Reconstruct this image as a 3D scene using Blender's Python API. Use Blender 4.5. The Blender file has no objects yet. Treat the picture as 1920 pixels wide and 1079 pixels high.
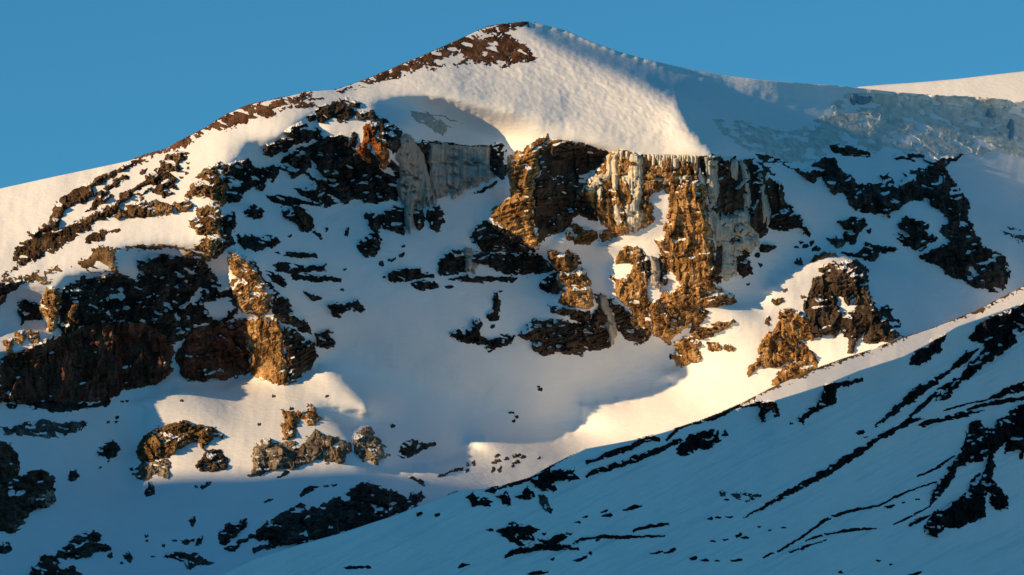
"""A snowy volcano face at sunrise: camera, light, mountain terrain, then every rock outcrop, ice fall and boulder on it."""
import bpy, math
import numpy as np

S = bpy.context.scene
# ------------------------------------------------------------------ camera
W, H, FPX, D0 = 1920.0, 1079.0, 10000.0, 10000.0     # photograph size, focal length in its pixels, distance of the summit (m)
PITCH = math.radians(9.0)
CAM = np.array([0.0, 0.0, 2.0])
RIGHT = np.array([1.0, 0.0, 0.0])
FWD = np.array([0.0, math.cos(PITCH), math.sin(PITCH)])
UP = np.array([0.0, -math.sin(PITCH), math.cos(PITCH)])
cd = bpy.data.cameras.new('camera')
cam = bpy.data.objects.new('camera', cd)
S.collection.objects.link(cam)
cam.location = CAM
cam.rotation_euler = (math.pi / 2 + PITCH, 0, 0)
cd.sensor_width = 36.0
cd.lens = 36.0 * FPX / W
cd.clip_start, cd.clip_end = 10.0, 90000.0
S.camera = cam

# ------------------------------------------------------------------ sun and sky
LC = np.array([0.893, -0.24, 0.38])                  # the way sunlight travels: right, up, away from the camera
LC /= np.linalg.norm(LC)
LW = LC[0] * RIGHT + LC[1] * UP + LC[2] * FWD
sd = bpy.data.lights.new('sun', 'SUN')
sun = bpy.data.objects.new('sun', sd)
S.collection.objects.link(sun)
from mathutils import Vector
sun.rotation_euler = Vector(LW).to_track_quat('-Z', 'Y').to_euler()
sd.energy, sd.angle, sd.color = 4.7, math.radians(0.53), (1.0, 0.665, 0.325)
world = bpy.data.worlds.new('World')
S.world = world
world.use_nodes = True
nt = world.node_tree
for n in list(nt.nodes):
    nt.nodes.remove(n)
sky = nt.nodes.new('ShaderNodeTexSky')
sky.sky_type = 'NISHITA'
sky.sun_disc = False
sky.sun_elevation = math.asin(-LW[2])
sky.sun_rotation = math.atan2(-LW[0], -LW[1])
sky.altitude, sky.air_density, sky.dust_density, sky.ozone_density = 3000, 1.0, 0.3, 4.0
hs = nt.nodes.new('ShaderNodeMix')                   # the clear high altitude blue
hs.data_type, hs.blend_type = 'RGBA', 'MULTIPLY'
hs.inputs[0].default_value = 1.0
hs.inputs[7].default_value = (0.64, 1.30, 1.16, 1)
bg = nt.nodes.new('ShaderNodeBackground')
bg.inputs['Strength'].default_value = 0.090
wo = nt.nodes.new('ShaderNodeOutputWorld')
nt.links.new(sky.outputs[0], hs.inputs[6])
nt.links.new(hs.outputs[2], bg.inputs['Color'])
nt.links.new(bg.outputs[0], wo.inputs['Surface'])
S.view_settings.view_transform = 'Standard'
S.view_settings.look = 'None'
S.view_settings.exposure = 0.36
S.view_settings.gamma = 1.0
S.cycles.max_bounces = 7
S.cycles.diffuse_bounces = 6
S.cycles.use_denoising = True

# ------------------------------------------------------------------ numerics
def inside(poly, X, Y):
    p = np.asarray(poly, float)
    r = np.zeros(X.shape, bool)
    for (x1, y1), (x2, y2) in zip(p, np.roll(p, -1, 0)):
        if y1 == y2:
            continue
        c = (y1 > Y) != (y2 > Y)
        r ^= c & (X < (x2 - x1) * (Y - y1) / (y2 - y1) + x1)
    return r

def seg_dist(poly, X, Y, closed=True):
    p = np.asarray(poly, float)
    q = np.roll(p, -1, 0) if closed else p[1:]
    d = np.full(X.shape, 1e9)
    for (x1, y1), (x2, y2) in zip(p, q):
        ex, ey = x2 - x1, y2 - y1
        t = np.clip(((X - x1) * ex + (Y - y1) * ey) / (ex * ex + ey * ey + 1e-9), 0, 1)
        np.minimum(d, np.hypot(X - x1 - t * ex, Y - y1 - t * ey), out=d)
    return d

def sdf(poly, X, Y):
    return np.where(inside(poly, X, Y), 1, -1) * seg_dist(poly, X, Y)

def hsh(i, j, k):
    n = (i.astype(np.int64) * 374761393 + j.astype(np.int64) * 668265263 + int(k) * 974634777) & 0xffffffff
    n = ((n ^ (n >> 13)) * 1274126177) & 0xffffffff
    n = ((n ^ (n >> 16)) * 2246822519) & 0xffffffff
    return ((n ^ (n >> 15)) & 0xffffff) / float(0xffffff)

def vnoise(x, y, k):
    i, j = np.floor(x), np.floor(y)
    fx, fy = x - i, y - j
    fx, fy = fx * fx * fx * (fx * (fx * 6 - 15) + 10), fy * fy * fy * (fy * (fy * 6 - 15) + 10)
    a, b = hsh(i, j, k), hsh(i + 1, j, k)
    c, d = hsh(i, j + 1, k), hsh(i + 1, j + 1, k)
    return 2 * (a + (b - a) * fx + (c - a) * fy + (a - b - c + d) * fx * fy) - 1

def fbm(x, y, k, oct=4, gain=0.5):
    s, a = 0.0, 1.0
    for o in range(oct):
        ca, sa = math.cos(o * 0.9), math.sin(o * 0.9)
        s = s + a * vnoise((x * ca - y * sa) * 2 ** o, (x * sa + y * ca) * 2 ** o, k + 17 * o)
        a *= gain
    return s

def facets(x, y, k, tilt=0.7, step=0.4, soft=0.12, jit=0.9):
    """Blocky broken rock: every Voronoi cell carries a tilted plane of its own; returns height (in cells) and the cell's id."""
    i0, j0 = np.floor(x), np.floor(y)
    d1 = np.full(x.shape, 1e9); d2 = d1.copy()
    h1 = np.zeros(x.shape); h2 = h1.copy(); idc = np.zeros(x.shape, np.int64)
    for di in (-1, 0, 1):
        for dj in (-1, 0, 1):
            i, j = i0 + di, j0 + dj
            px = i + 0.5 + jit * (hsh(i, j, k) - 0.5)
            py = j + 0.5 + jit * (hsh(i, j, k + 1) - 0.5)
            d = np.hypot(x - px, y - py)
            hh = tilt * 2 * ((hsh(i, j, k + 2) - 0.5) * (x - px) + (hsh(i, j, k + 3) - 0.5) * (y - py)) + step * 2 * (hsh(i, j, k + 4) - 0.5)
            near = d < d1
            d2 = np.where(near, d1, np.minimum(d2, d)); h2 = np.where(near, h1, np.where(d <= d2, hh, h2))
            idc = np.where(near, (i.astype(np.int64) + 5000) * 100003 + j.astype(np.int64) + 5000, idc)
            h1 = np.where(near, hh, h1); d1 = np.where(near, d, d1)
    t = np.clip((d2 - d1) / soft, 0, 1)
    t = t * t * (3 - 2 * t)
    return 0.5 * (h1 + h2) + 0.5 * t * (h1 - h2), idc

def world_pts(u, v, h):
    d = D0 - np.asarray(h, float)
    x = (np.asarray(u) - W / 2) / FPX * d
    y = (H / 2 - np.asarray(v)) / FPX * d
    return CAM + x[..., None] * RIGHT + y[..., None] * UP + d[..., None] * FWD

class Field:
    """A smooth surface h(u, v): metres towards the viewer, on a regular grid, read by cubic interpolation."""
    def __init__(s, u0, v0, st, h):
        s.u0, s.v0, s.st, s.h = u0, v0, st, h
    def __call__(s, u, v):
        x = np.clip((np.asarray(u, float) - s.u0) / s.st, 1, s.h.shape[1] - 2.001)
        y = np.clip((np.asarray(v, float) - s.v0) / s.st, 1, s.h.shape[0] - 2.001)
        i, j = x.astype(int), y.astype(int)
        fx, fy = x - i, y - j
        def w(t):
            return (((-t + 2) * t - 1) * t / 2, ((3 * t - 5) * t * t + 2) / 2, ((-3 * t + 4) * t + 1) * t / 2, (t - 1) * t * t / 2)
        wx, wy = w(fx), w(fy)
        r = 0.0
        for b in range(4):
            jj = np.clip(j + b - 1, 0, s.h.shape[0] - 1)
            q = 0.0
            for a in range(4):
                q = q + wx[a] * s.h[jj, np.clip(i + a - 1, 0, s.h.shape[1] - 1)]
            r = r + wy[b] * q
        return r

# ------------------------------------------------------------------ skylines and slopes, in photograph pixels
SKY_A = [(-900, 560), (-300, 425), (0, 354), (100, 332), (200, 311), (242, 302), (275, 290), (312, 280), (325, 272), (355, 256), (387, 240), (400, 230),
         (425, 215), (457, 201), (480, 194), (520, 186), (580, 172), (630, 169), (680, 152), (730, 132), (805, 100), (855, 78), (890, 61), (917, 50),
         (940, 47), (960, 45), (985, 42), (1000, 43), (1020, 47), (1060, 57), (1110, 79), (1160, 97), (1210, 111), (1260, 123), (1310, 133), (1360, 142),
         (1435, 151), (1500, 156), (1560, 160), (1610, 165), (1660, 171), (1750, 179), (1850, 185), (1920, 192), (2220, 240), (2900, 420)]
CREST_B = [(-200, 1240), (300, 1120), (420, 1075), (480, 1047), (560, 1022), (640, 1000), (690, 983), (740, 967), (800, 943), (857, 922), (907, 917), (940, 912), (993, 897),
           (1033, 874), (1097, 842), (1150, 832), (1203, 822), (1240, 812), (1280, 800), (1320, 787), (1357, 772), (1393, 756), (1447, 728), (1513, 698),
           (1580, 674), (1630, 658), (1680, 639), (1747, 617), (1830, 584), (1880, 558), (1920, 537), (2220, 400), (2900, 150)]
STRIP_B = [(1385, 775), (1423, 753), (1453, 750), (1547, 721), (1613, 694), (1697, 667), (1747, 641), (1797, 611), (1847, 593), (1920, 567), (2220, 430)]
def line(poly, u):
    p = np.array(poly, float)
    return np.interp(u, p[:, 0], p[:, 1])

SHADE = [
    # the great bowl with the pocket above it
    [(700, 195), (740, 184), (790, 183), (830, 190), (880, 208), (925, 232), (950, 258), (963, 285), (950, 310), (942, 345), (948, 365), (935, 392),
     (908, 408), (925, 425), (960, 450), (1005, 470), (1010, 440), (1000, 395), (1003, 340), (1010, 290), (1045, 268), (1100, 275), (1140, 290), (1105, 330),
     (1092, 352), (1105, 370), (1112, 400), (1120, 430), (1165, 440), (1125, 462), (1148, 488), (1138, 530), (1150, 560), (1190, 600), (1215, 635), (1250, 640),
     (1262, 670), (1275, 688), (1240, 705), (1255, 720), (1180, 745), (1088, 762), (1091, 790), (1075, 812), (1040, 822), (960, 826), (905, 821),
     (872, 830), (905, 838), (850, 860), (790, 878), (740, 892), (700, 893), (670, 870), (655, 830), (640, 800), (600, 768), (640, 768), (705, 780),
     (690, 760), (665, 735), (640, 705), (615, 688), (600, 690), (560, 714), (541, 722), (536, 650), (531, 602), (513, 576), (510, 545), (480, 500), (450, 470),
     (440, 475), (415, 480), (420, 440), (418, 400), (412, 370), (415, 340), (440, 300), (470, 265), (500, 272), (530, 255), (560, 230), (590, 212),
     (600, 240), (605, 258), (640, 262), (650, 290), (680, 300), (725, 290), (730, 240), (710, 225)],
    # the dark cliff on the left and the valley below it
    [(-90, 535), (0, 535), (40, 540), (90, 560), (125, 520), (160, 515), (230, 512), (217, 480), (235, 465), (265, 468), (330, 467), (345, 480),
     (395, 487), (432, 482), (428, 530), (440, 560), (460, 600), (465, 660), (470, 706), (440, 718), (400, 735), (340, 730), (300, 737), (252, 757),
     (277, 765), (272, 810), (262, 870), (245, 905), (-90, 905)],
    # everything right of the summit dome
    [(985, 46), (1020, 50), (1060, 60), (1110, 82), (1160, 100), (1210, 114), (1240, 125), (1285, 136), (1360, 156), (1435, 176), (1500, 188), (1558, 196),
     (1580, 178), (1610, 166), (1750, 181), (1850, 187), (1920, 194), (2300, 255), (2300, 700), (1920, 600), (1720, 640), (1690, 640), (1660, 590), (1640, 550),
     (1625, 510), (1600, 490), (1590, 480), (1555, 470), (1520, 485), (1480, 508), (1450, 530), (1431, 547), (1440, 553), (1410, 572), (1375, 575),
     (1340, 572), (1335, 540), (1340, 500), (1325, 440), (1318, 380), (1318, 300), (1345, 290), (1320, 270), (1295, 240), (1280, 215),
     (1272, 190), (1240, 168), (1190, 140), (1120, 110), (1050, 85), (1010, 65)],
]
LIT = [
    [(680, 240), (705, 228), (712, 250), (725, 275), (722, 310), (715, 318), (700, 300), (690, 305), (672, 290), (670, 275)],
    [(430, 470), (450, 472), (480, 500), (510, 545), (512, 570), (500, 587), (525, 595), (535, 620), (537, 665), (540, 720), (530, 722), (495, 712), (470, 705),
     (465, 660), (460, 600), (440, 560), (428, 530)],
    [(1017, 474), (1060, 432), (1066, 440), (1062, 458), (1030, 476), (1065, 480), (1066, 505), (1100, 512), (1112, 550), (1105, 585), (1060, 585), (1045, 560), (1042, 515), (1030, 490)],
    [(72, 570), (80, 560), (86, 535), (117, 545), (112, 600), (105, 627), (88, 622), (75, 580)], [(122, 595), (138, 560), (150, 558), (147, 600), (140, 627), (126, 620)],
    [(-30, 640), (30, 617), (80, 613), (88, 640), (60, 658), (0, 664), (-30, 660)],
    [(660, 812), (690, 798), (715, 828), (728, 850), (720, 872), (680, 870)],
]
# how the ground would lie without the light: (polygon, rise towards the viewer per pixel right, per pixel down)
SLOPES = [
    ([(580, 172), (980, 45), (1280, 200), (1330, 295), (960, 280), (700, 190)], 0.45, 0.95),
    ([(0, 600), (330, 600), (590, 600), (590, 710), (330, 720), (330, 740), (0, 760)], -0.30, 0.12),
    ([(480, 240), (700, 230), (940, 270), (940, 370), (700, 400), (480, 380)], -0.35, 0.30),
    ([(950, 270), (1320, 295), (1450, 310), (1400, 520), (1240, 540), (1060, 460), (910, 410)], -0.10, 0.12),
    ([(1090, 770), (1250, 720), (1330, 570), (1480, 500), (1560, 470), (1530, 560), (1400, 700), (1390, 760), (1000, 880), (900, 850)], -0.12, 0.95),
    ([(250, 757), (400, 735), (610, 690), (700, 780), (640, 800), (470, 870), (270, 870)], 0.40, 0.9),
    ([(0, 350), (240, 300), (420, 240), (400, 460), (220, 500), (0, 530)], 0.25, 0.9),
    ([(948, 292), (1000, 262), (1008, 340), (1005, 465), (960, 448), (912, 405)], 0.45, 0.12),
    ([(460, 588), (533, 592), (541, 722), (495, 712), (466, 705)], 0.55, 0.12),
    ([(1030, 470), (1108, 490), (1112, 588), (1050, 588)], 0.35, 0.4),
    ([(1140, 460), (1215, 470), (1225, 630), (1150, 560)], 0.35, 0.3),
    ([(1235, 370), (1318, 300), (1338, 540), (1270, 565)], 0.40, 0.12),
    ([(0, 760), (250, 760), (480, 890), (800, 890), (900, 1100), (-300, 1100), (-300, 760)], -0.30, 1.30),
]

LOOSE = [[(1215, 100), (1300, 118), (1450, 135), (1620, 145), (1625, 172), (1580, 182), (1558, 199), (1500, 190), (1435, 178), (1360, 158), (1285, 139), (1240, 128)]]
ST, U0, V0 = 6.0, -300.0, 0.0
GU, GV = np.meshgrid(np.arange(U0, 2221, ST), np.arange(V0, 1141, ST))

def solve_terrain():
    """Lays out the mountain so that the sun lights the flanks the photograph shows lit: least squares on the slopes above,
    on smoothness, and on which ridge stands in front of which hollow as the light comes across."""
    ny, nx = GU.shape
    above = GV < line(SKY_A, GU) - ST
    shade = np.zeros(GU.shape, bool)
    for p in SHADE:
        shade |= inside(p, GU, GV)
    for p in LIT:
        shade &= ~inside(p, GU, GV)
    free = (GV > line(CREST_B, GU) + 10) | (GV > 905) | (GU < -95) | (GU > 2000) | above
    for p in LOOSE:
        free |= inside(p, GU, GV)
    gx = np.full(GU.shape, -0.30); gy = np.full(GU.shape, 0.95)
    for p, a, b in SLOPES:
        m = inside(p, GU, GV); gx[m] = a; gy[m] = b
    gx = np.where(free, gx, np.where(shade, gx - 0.40, np.maximum(gx + 0.30, 0.05)))
    tl = -LC[1] / LC[0]                               # pixels down per pixel right along a ray
    kk = LC[2] / LC[0]                                # metres away per pixel right
    rows = np.arange(ny) - tl
    r0 = np.clip(np.floor(rows).astype(int), 0, ny - 1); r1 = np.clip(r0 + 1, 0, ny - 1)
    f = np.clip(rows - r0, 0, 1)
    rn = np.where(f < 0.5, r0, r1)
    def up(c):                                        # a column's value carried one step along the rays
        a, b = c[r0], c[r1]
        return np.where((a < -1e8) | (b < -1e8), np.minimum(a, b), a * (1 - f) + b * f)
    def project(h):
        """The nearest surface, ray by ray, that is lit and shaded exactly where it should be."""
        o = h.copy(); env = np.full(GU.shape, -1e9)
        E = np.where(above[:, 0], -1e9, h[:, 0]); run = np.zeros(ny); last = h[:, 0].copy()
        for i in range(1, nx):
            e = up(E) - kk * ST
            rn_ = run[rn]; env[:, i] = e
            x = h[:, i]; ok = ~free[:, i] & (e > -1e8)
            m = np.minimum(12.0, 1.0 + 0.2 * kk * ST * (rn_ + 1))
            xs = np.minimum(x, e - m)
            xl = np.maximum(x, e + 0.42 * ST)         # lit ground faces the light by a fair margin
            xl = np.where(rn_ > 0, np.minimum(xl, e + 0.85 * ST), np.minimum(xl, e + 1.3 * ST))
            xl = np.where(e > -1e8, xl, x)
            o[:, i] = np.where(ok, np.where(shade[:, i], xs, xl), x)
            E = np.where(above[:, i], -1e9, np.maximum(o[:, i], e))
            run = np.where(shade[:, i] & ok, rn_ + 1, 0)
        return o, env
    wg = np.where(free, 0.08, np.where(shade, 0.04, 0.16)); wg = np.where(above, 0.02, wg)
    for p, a, b in SLOPES[7:12]:
        wg = np.where(inside(p, GU, GV) & ~shade, 0.5, wg)
    wl = np.where(above, 0.2, 0.6)
    h = 0.9 * GV - 0.3 * GU
    def lap(a):
        r = np.zeros_like(a); r[1:-1, 1:-1] = a[:-2, 1:-1] + a[2:, 1:-1] + a[1:-1, :-2] + a[1:-1, 2:] - 4 * a[1:-1, 1:-1]
        return r
    def lapT(b):
        c = np.zeros_like(b); m = b[1:-1, 1:-1]
        c[:-2, 1:-1] += m; c[2:, 1:-1] += m; c[1:-1, :-2] += m; c[1:-1, 2:] += m; c[1:-1, 1:-1] -= 4 * m
        return c
    wgx = wg[:, 1:]; wgy = wg[1:]
    gxr = gx[:, 1:] * ST; gyr = gy[1:] * ST
    wu = np.zeros(GU.shape)
    def A(x):
        r = np.zeros_like(x)
        d = wgx * (x[:, 1:] - x[:, :-1]); r[:, 1:] += d; r[:, :-1] -= d
        d = wgy * (x[1:] - x[:-1]); r[1:] += d; r[:-1] -= d
        return r + lapT(wl * lap(x)) + (wu + 1e-6) * x
    def cg(x, t, n):
        b = wu * t
        d = wgx * gxr; b[:, 1:] += d; b[:, :-1] -= d
        d = wgy * gyr; b[1:] += d; b[:-1] -= d
        r = b - A(x); p = r.copy(); rs = (r * r).sum()
        for _ in range(n):
            Ap = A(p); al = rs / ((p * Ap).sum() + 1e-30)
            x = x + al * p; r = r - al * Ap; r2 = (r * r).sum()
            if r2 < 1e-6: break
            p = r + (r2 / rs) * p; rs = r2
        return x
    h = cg(h, h, 3000)

    wu = np.where(free | above, 0.0, 0.03)
    dual = np.zeros(GU.shape)
    z, env = project(h)
    for it in range(NIT):
        h = cg(h, z - dual, 60)
        z, env = project(h + dual)
        dual = np.clip(dual + (h - z), -150, 150) * np.where(free | above, 0, 1)
    print('solve residual', np.abs(h - z)[~free].mean(), np.abs(h - z)[~free].max())
    # a last light smoothing keeps the feasible surface even
    h = z
    for _ in range(2):
        h = h + 0.12 * lap(h)
    z, env = project(h)
    dark = h < env - 0.2
    return h, dark, shade, free

NIT = 60
TERR_H, _dark, _shade, _free = solve_terrain()
TERR_H -= TERR_H[int(50 / ST), int((985 - U0) / ST)]
FA = Field(U0, V0, ST, TERR_H)

# ------------------------------------------------------------------ where everything stands (outlines in enlarged views of the photograph)
VIEWS = {1: (0, 140, 4), 2: (480, 0, 4), 3: (480, 180, 4), 4: (860, 220, 4), 5: (1240, 180, 2.8235), 6: (0, 400, 3), 7: (640, 400, 3), 8: (1280, 400, 3),
         9: (0, 720, 3), 10: (640, 720, 3), 11: (1280, 720, 3), 12: (960, 20, 4), 13: (960, 420, 6), 14: (0, 480, 6), 15: (320, 460, 6), 16: (1380, 450, 6), 0: (0, 0, 1)}
def V(n, s):
    ox, oy, k = VIEWS[n]
    return [(ox + float(a) / k, oy + float(b) / k) for a, b in (t.split(',') for t in s.split())]
def E(n, *ell):
    """Small stones: x, y, half width, half height, tilt in degrees."""
    ox, oy, k = VIEWS[n]
    out = []
    for x, y, a, b, t in ell:
        c, s_ = math.cos(math.radians(t)), math.sin(math.radians(t))
        p = []
        for i in range(9):
            q = 2 * math.pi * i / 9
            r = 1 + 0.22 * math.sin(i * 2.3 + x)
            p.append((ox + (x + r * (a * math.cos(q) * c + b * math.sin(q) * s_)) / k, oy + (y + r * (b * math.sin(q) * c - a * math.cos(q) * s_)) / k))
        out.append(p)
    return out
def K(n, w, s):
    """A thin rib along a line, tapering to its ends."""
    p = np.array(V(n, s)); w = w / VIEWS[n][2]
    t = np.gradient(p, axis=0); t /= np.linalg.norm(t, axis=1)[:, None]
    nrm = np.stack([-t[:, 1], t[:, 0]], 1)
    k = np.linspace(0, 1, len(p)); ww = w * 0.5 * (0.35 + 0.65 * np.sin(np.pi * np.clip(k, 0.04, 0.96)))[:, None]
    return [tuple(q) for q in np.concatenate([p + nrm * ww, (p - nrm * ww)[::-1]])]

ROCKS = []
def rock(name, cat, label, tone, polys, **kw):
    ROCKS.append((name, cat, label, tone, polys, kw))

# ---- along the left skyline and the lit snow under it
rock('gravel_field', 'gravel slope', 'reddish brown bare gravel cap on the left side of the summit', 'rust',
     [V(2, '605,672 700,640 800,602 900,570 1000,530 1120,490 1200,450 1300,398 1400,350 1500,305 1590,260 1680,225 1750,192 1830,185 1918,172 1918,215 1840,250 1760,258 1690,262 1610,290 1650,300 1760,290 1880,262 1918,280 1918,480 1800,490 1600,458 1560,428 1530,392 1440,420 1340,460 1360,500 1440,490 1560,462 1560,482 1480,502 1340,532 1300,508 1240,502 1130,552 960,600 800,642 690,672 650,690'),
      V(12, '0,85 80,88 150,92 120,130 70,120 0,150'), V(12, '0,205 60,235 110,275 185,350 60,392 0,402')], typ='gravel', cov=0.84)
rock('gravel_field', 'gravel slope', 'brown gravel band along the skyline left of the summit slope', 'rust',
     [V(1, '1000,640 1100,602 1250,556 1300,520 1430,460 1550,400 1600,358 1700,298 1830,236 1918,212 1918,335 1850,345 1750,385 1700,415 1600,432 1500,452 1400,535 1330,572 1290,562 1200,588 1100,622 1010,662'),
      V(2, '0,776 150,750 280,716 400,690 420,700 330,760 250,772 120,815 130,852 0,888'), V(2, '310,770 380,765 440,800 350,815 290,800')], typ='gravel', cov=0.88)
rock('rock_band', 'rock band', 'lit brown rock band running down from the left skyline beside the far left snow', 'brown',
     [V(1, '385,1079 395,1010 430,945 490,905 540,880 640,830 760,768 860,718 960,655 1000,640 1000,692 880,742 800,792 720,832 690,852 700,900 640,940 540,990 480,1040 450,1079'),
      V(6, '270,60 290,10 330,0 350,20 330,100 280,100 250,110 200,140 160,115')], cov=0.98, cell=22, snow=0.35)
rock('rock_outcrop', 'rock outcrop', 'short lit brown rock rib below the upper part of the left rock band', 'brown',
     [V(1, '965,760 920,755 850,800 780,850 720,900 695,960 690,1000 640,1040 700,1012 780,970 820,930 850,910 800,902 860,850 920,800')], cov=0.9, snow=0.3)
rock('rock_band', 'rock band', 'broad broken brown rock band through the lit snow left of the dark knob', 'brown',
     [V(1, '1360,575 1410,600 1400,640 1340,650 1370,700 1330,720 1250,730 1310,790 1330,850 1260,860 1300,910 1230,915 1150,880 1090,910 1000,920 940,960 870,1030 800,1079 640,1079 740,1020 820,970 880,930 960,870 1050,830 1085,795 1080,755 1140,715 1195,690 1200,660 1250,620')],
     cov=0.90, cell=20, snow=0.4, holes=[V(1, '1000,890 1100,830 1190,800 1120,880 1060,905')])
rock('boulder', 'boulder', 'single dark rock on the lit snow between the two upper left rock bands', 'brown', [V(1, '1050,745 1060,715 1100,700 1090,730 1060,755')])
rock('rock_outcrop', 'rock outcrop', 'lit brown rock cluster along the top of the wide snow field left of the ridge', 'ochre',
     [V(1, '860,1079 870,1010 900,980 1000,970 1030,930 1090,915 1110,980 1180,950 1260,960 1300,990 1290,1040 1240,1060 1180,1079'), V(1, '1310,960 1360,930 1430,960 1440,990 1380,1030 1320,1030')], cov=0.85, cell=18, snow=0.4)
rock('rock_outcrop', 'rock outcrop', 'lit ridge rocks where the left snow meets the shaded gully', 'ochre',
     [V(1, '1400,920 1400,880 1450,820 1510,780 1470,760 1550,700 1600,680 1665,662 1640,720 1600,720 1640,760 1690,800 1720,850 1700,930 1660,1079 1600,1079 1480,1070 1490,1020 1560,980 1630,940 1560,900 1500,930 1450,920 1420,950')], cov=0.9, cell=20, snow=0.4)
rock('rock_outcrop', 'rock outcrop', 'dark shaded rocks right behind the lit ridge rocks on the left', 'dark',
     [V(1, '1690,800 1668,700 1740,660 1870,640 1918,700 1918,800 1860,870 1800,940 1700,960 1700,900'), V(3, '0,520 60,560 130,510 170,520 170,600 130,640 80,620 40,700 0,710')], cov=0.62, cell=20)
rock('gravel_field', 'gravel slope', 'lit brown gravel tongue low on the far left snow', 'brown',
     [V(6, '160,110 200,140 80,200 70,240 80,282 150,272 300,190 390,150 420,120 500,90 560,40 600,0 520,0 450,40 400,70 330,100 280,104')], typ='crag', cov=0.95, cell=14, T=5, snow=0.1)
rock('gravel_field', 'gravel slope', 'narrow lit gravel streak below the brown gravel tongue at the left', 'brown', [V(6, '400,155 300,220 200,262 100,312 20,352 40,330 150,278 300,195')], typ='gravel', cov=0.8)
rock('rock_outcrop', 'rock outcrop', 'oval lit gravel patch alone on the left snow field', 'brown', [V(6, '470,160 500,120 560,95 610,100 600,140 550,170 490,175'), V(6, '620,100 680,80 670,110 630,115')], cell=12, T=4, snow=0.1)
rock('gravel_field', 'gravel slope', 'triangular lit gravel patch above the dark left cliff', 'ochre', [V(6, '415,300 470,260 540,210 600,190 640,200 640,250 662,320 560,340 490,310')], typ='gravel', cov=0.78)
rock('gravel_field', 'gravel slope', 'thin gravel rim along the lip above the dark cliff recess', 'ochre', [K(6, 16, '640,205 720,195 800,196 900,190 960,184 1020,195')], typ='gravel', cov=0.85)
rock('gravel_field', 'gravel slope', 'low lit gravel wedge at the left picture edge above the dark cliff', 'ochre', [V(6, '0,385 60,370 130,360 200,330 290,312 350,320 270,342 250,380 180,378 90,375 0,392'), V(14, '370,290 480,270 600,290 560,310 420,320')], typ='gravel', cov=0.8)
rock('rock_outcrop', 'rock outcrop', 'lit stepped rocks at the ridge end above the snowy golden rib', 'ochre',
     [V(6, '1050,60 1110,20 1200,-20 1240,20 1250,100 1230,180 1180,255 1100,250 1040,240 1030,200 1110,180 1170,140 1110,110')], cov=0.75, cell=16, snow=0.45)
rock('rock_outcrop', 'rock outcrop', 'dark shaded rock buttress right below the lit ridge end', 'dark', [V(6, '1240,10 1320,-10 1335,60 1305,120 1320,160 1250,225 1185,262 1230,180 1250,100')], cov=0.92, cell=20)

# ---- the knob and its dark face
rock('crag', 'crag', 'dark rounded rock knob topping the shaded face left of the blue snow pocket', 'umber',
     [V(3, '440,125 470,85 560,70 600,40 680,28 760,40 790,65 780,105 740,150 700,170 640,190 600,160 560,170 500,210 460,150'), V(3, '760,130 800,100 850,110 900,130 930,175 860,190 800,180 770,190')], cov=0.9, cell=18, T=9, snow=0.3)
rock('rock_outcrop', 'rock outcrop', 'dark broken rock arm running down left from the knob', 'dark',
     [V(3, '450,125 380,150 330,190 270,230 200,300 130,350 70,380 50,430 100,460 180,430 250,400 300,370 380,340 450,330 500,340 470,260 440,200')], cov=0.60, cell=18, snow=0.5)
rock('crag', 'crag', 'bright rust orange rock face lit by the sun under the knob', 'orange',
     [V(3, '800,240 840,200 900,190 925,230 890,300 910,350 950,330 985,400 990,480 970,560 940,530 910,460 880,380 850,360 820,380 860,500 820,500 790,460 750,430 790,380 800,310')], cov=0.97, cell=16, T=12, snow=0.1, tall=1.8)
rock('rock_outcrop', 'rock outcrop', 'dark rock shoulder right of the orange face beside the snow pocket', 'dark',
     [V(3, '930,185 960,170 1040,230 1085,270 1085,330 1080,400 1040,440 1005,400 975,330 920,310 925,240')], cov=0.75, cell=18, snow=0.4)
rock('crag', 'crag', 'wide black rock face below the knob with frozen streaks on its right', 'dark',
     [V(3, '190,510 250,430 330,400 450,350 530,330 560,290 640,280 670,330 690,380 710,290 740,270 765,330 740,400 790,462 850,510 865,500 850,390 905,465 940,540 970,565 1010,480 1060,520 1085,570 1060,700 1080,790 1000,765 880,800 760,780 640,800 540,820 500,830 440,800 370,750 300,710 280,680 370,690 440,640 380,580 270,620 280,590 190,560')],
     cov=0.86, cell=30, T=12, holes=[V(3, '380,560 420,470 460,560 520,600 460,640'), V(3, '570,420 630,430 600,455')])
rock('rock_band', 'rock band', 'thin dark ledge at the lower left foot of the black face', 'dark', [V(3, '70,750 130,750 230,752 340,775 440,800 490,830 420,822 330,812 240,822 150,800')], cov=0.85, cell=14)
rock('rock_outcrop', 'rock outcrop', 'dark wedge shaped rock alone below the black face ledge', 'umber', [V(3, '190,850 240,830 330,850 400,890 425,940 420,1000 380,1025 330,1000 280,960 230,920')], cov=0.95, cell=24)
rock('rock_outcrop', 'rock outcrop', 'small dark rock at the gully side left of the wedge rock', 'dark', [V(3, '-80,850 -30,820 10,830 45,862 52,910 0,922 -70,915')], cov=0.9)
rock('boulder', 'boulder', 'left boulder of the dark row under the ice streaks', 'dark', [V(3, '820,890 850,855 900,860 930,900 940,980 900,1010 860,1000 840,950')], cell=18, snow=0.45)
rock('boulder', 'boulder', 'biggest boulder of the dark row under the ice streaks', 'dark', [V(3, '930,900 970,860 1040,830 1100,830 1120,880 1130,960 1110,1030 1050,1030 980,1000 940,975')], cell=20, snow=0.45)
rock('boulder', 'boulder', 'narrow boulder in the dark row just right of the ice streak', 'dark', [V(3, '1160,860 1240,850 1260,900 1260,980 1220,1000 1180,950')], cell=16, snow=0.4)
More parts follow.
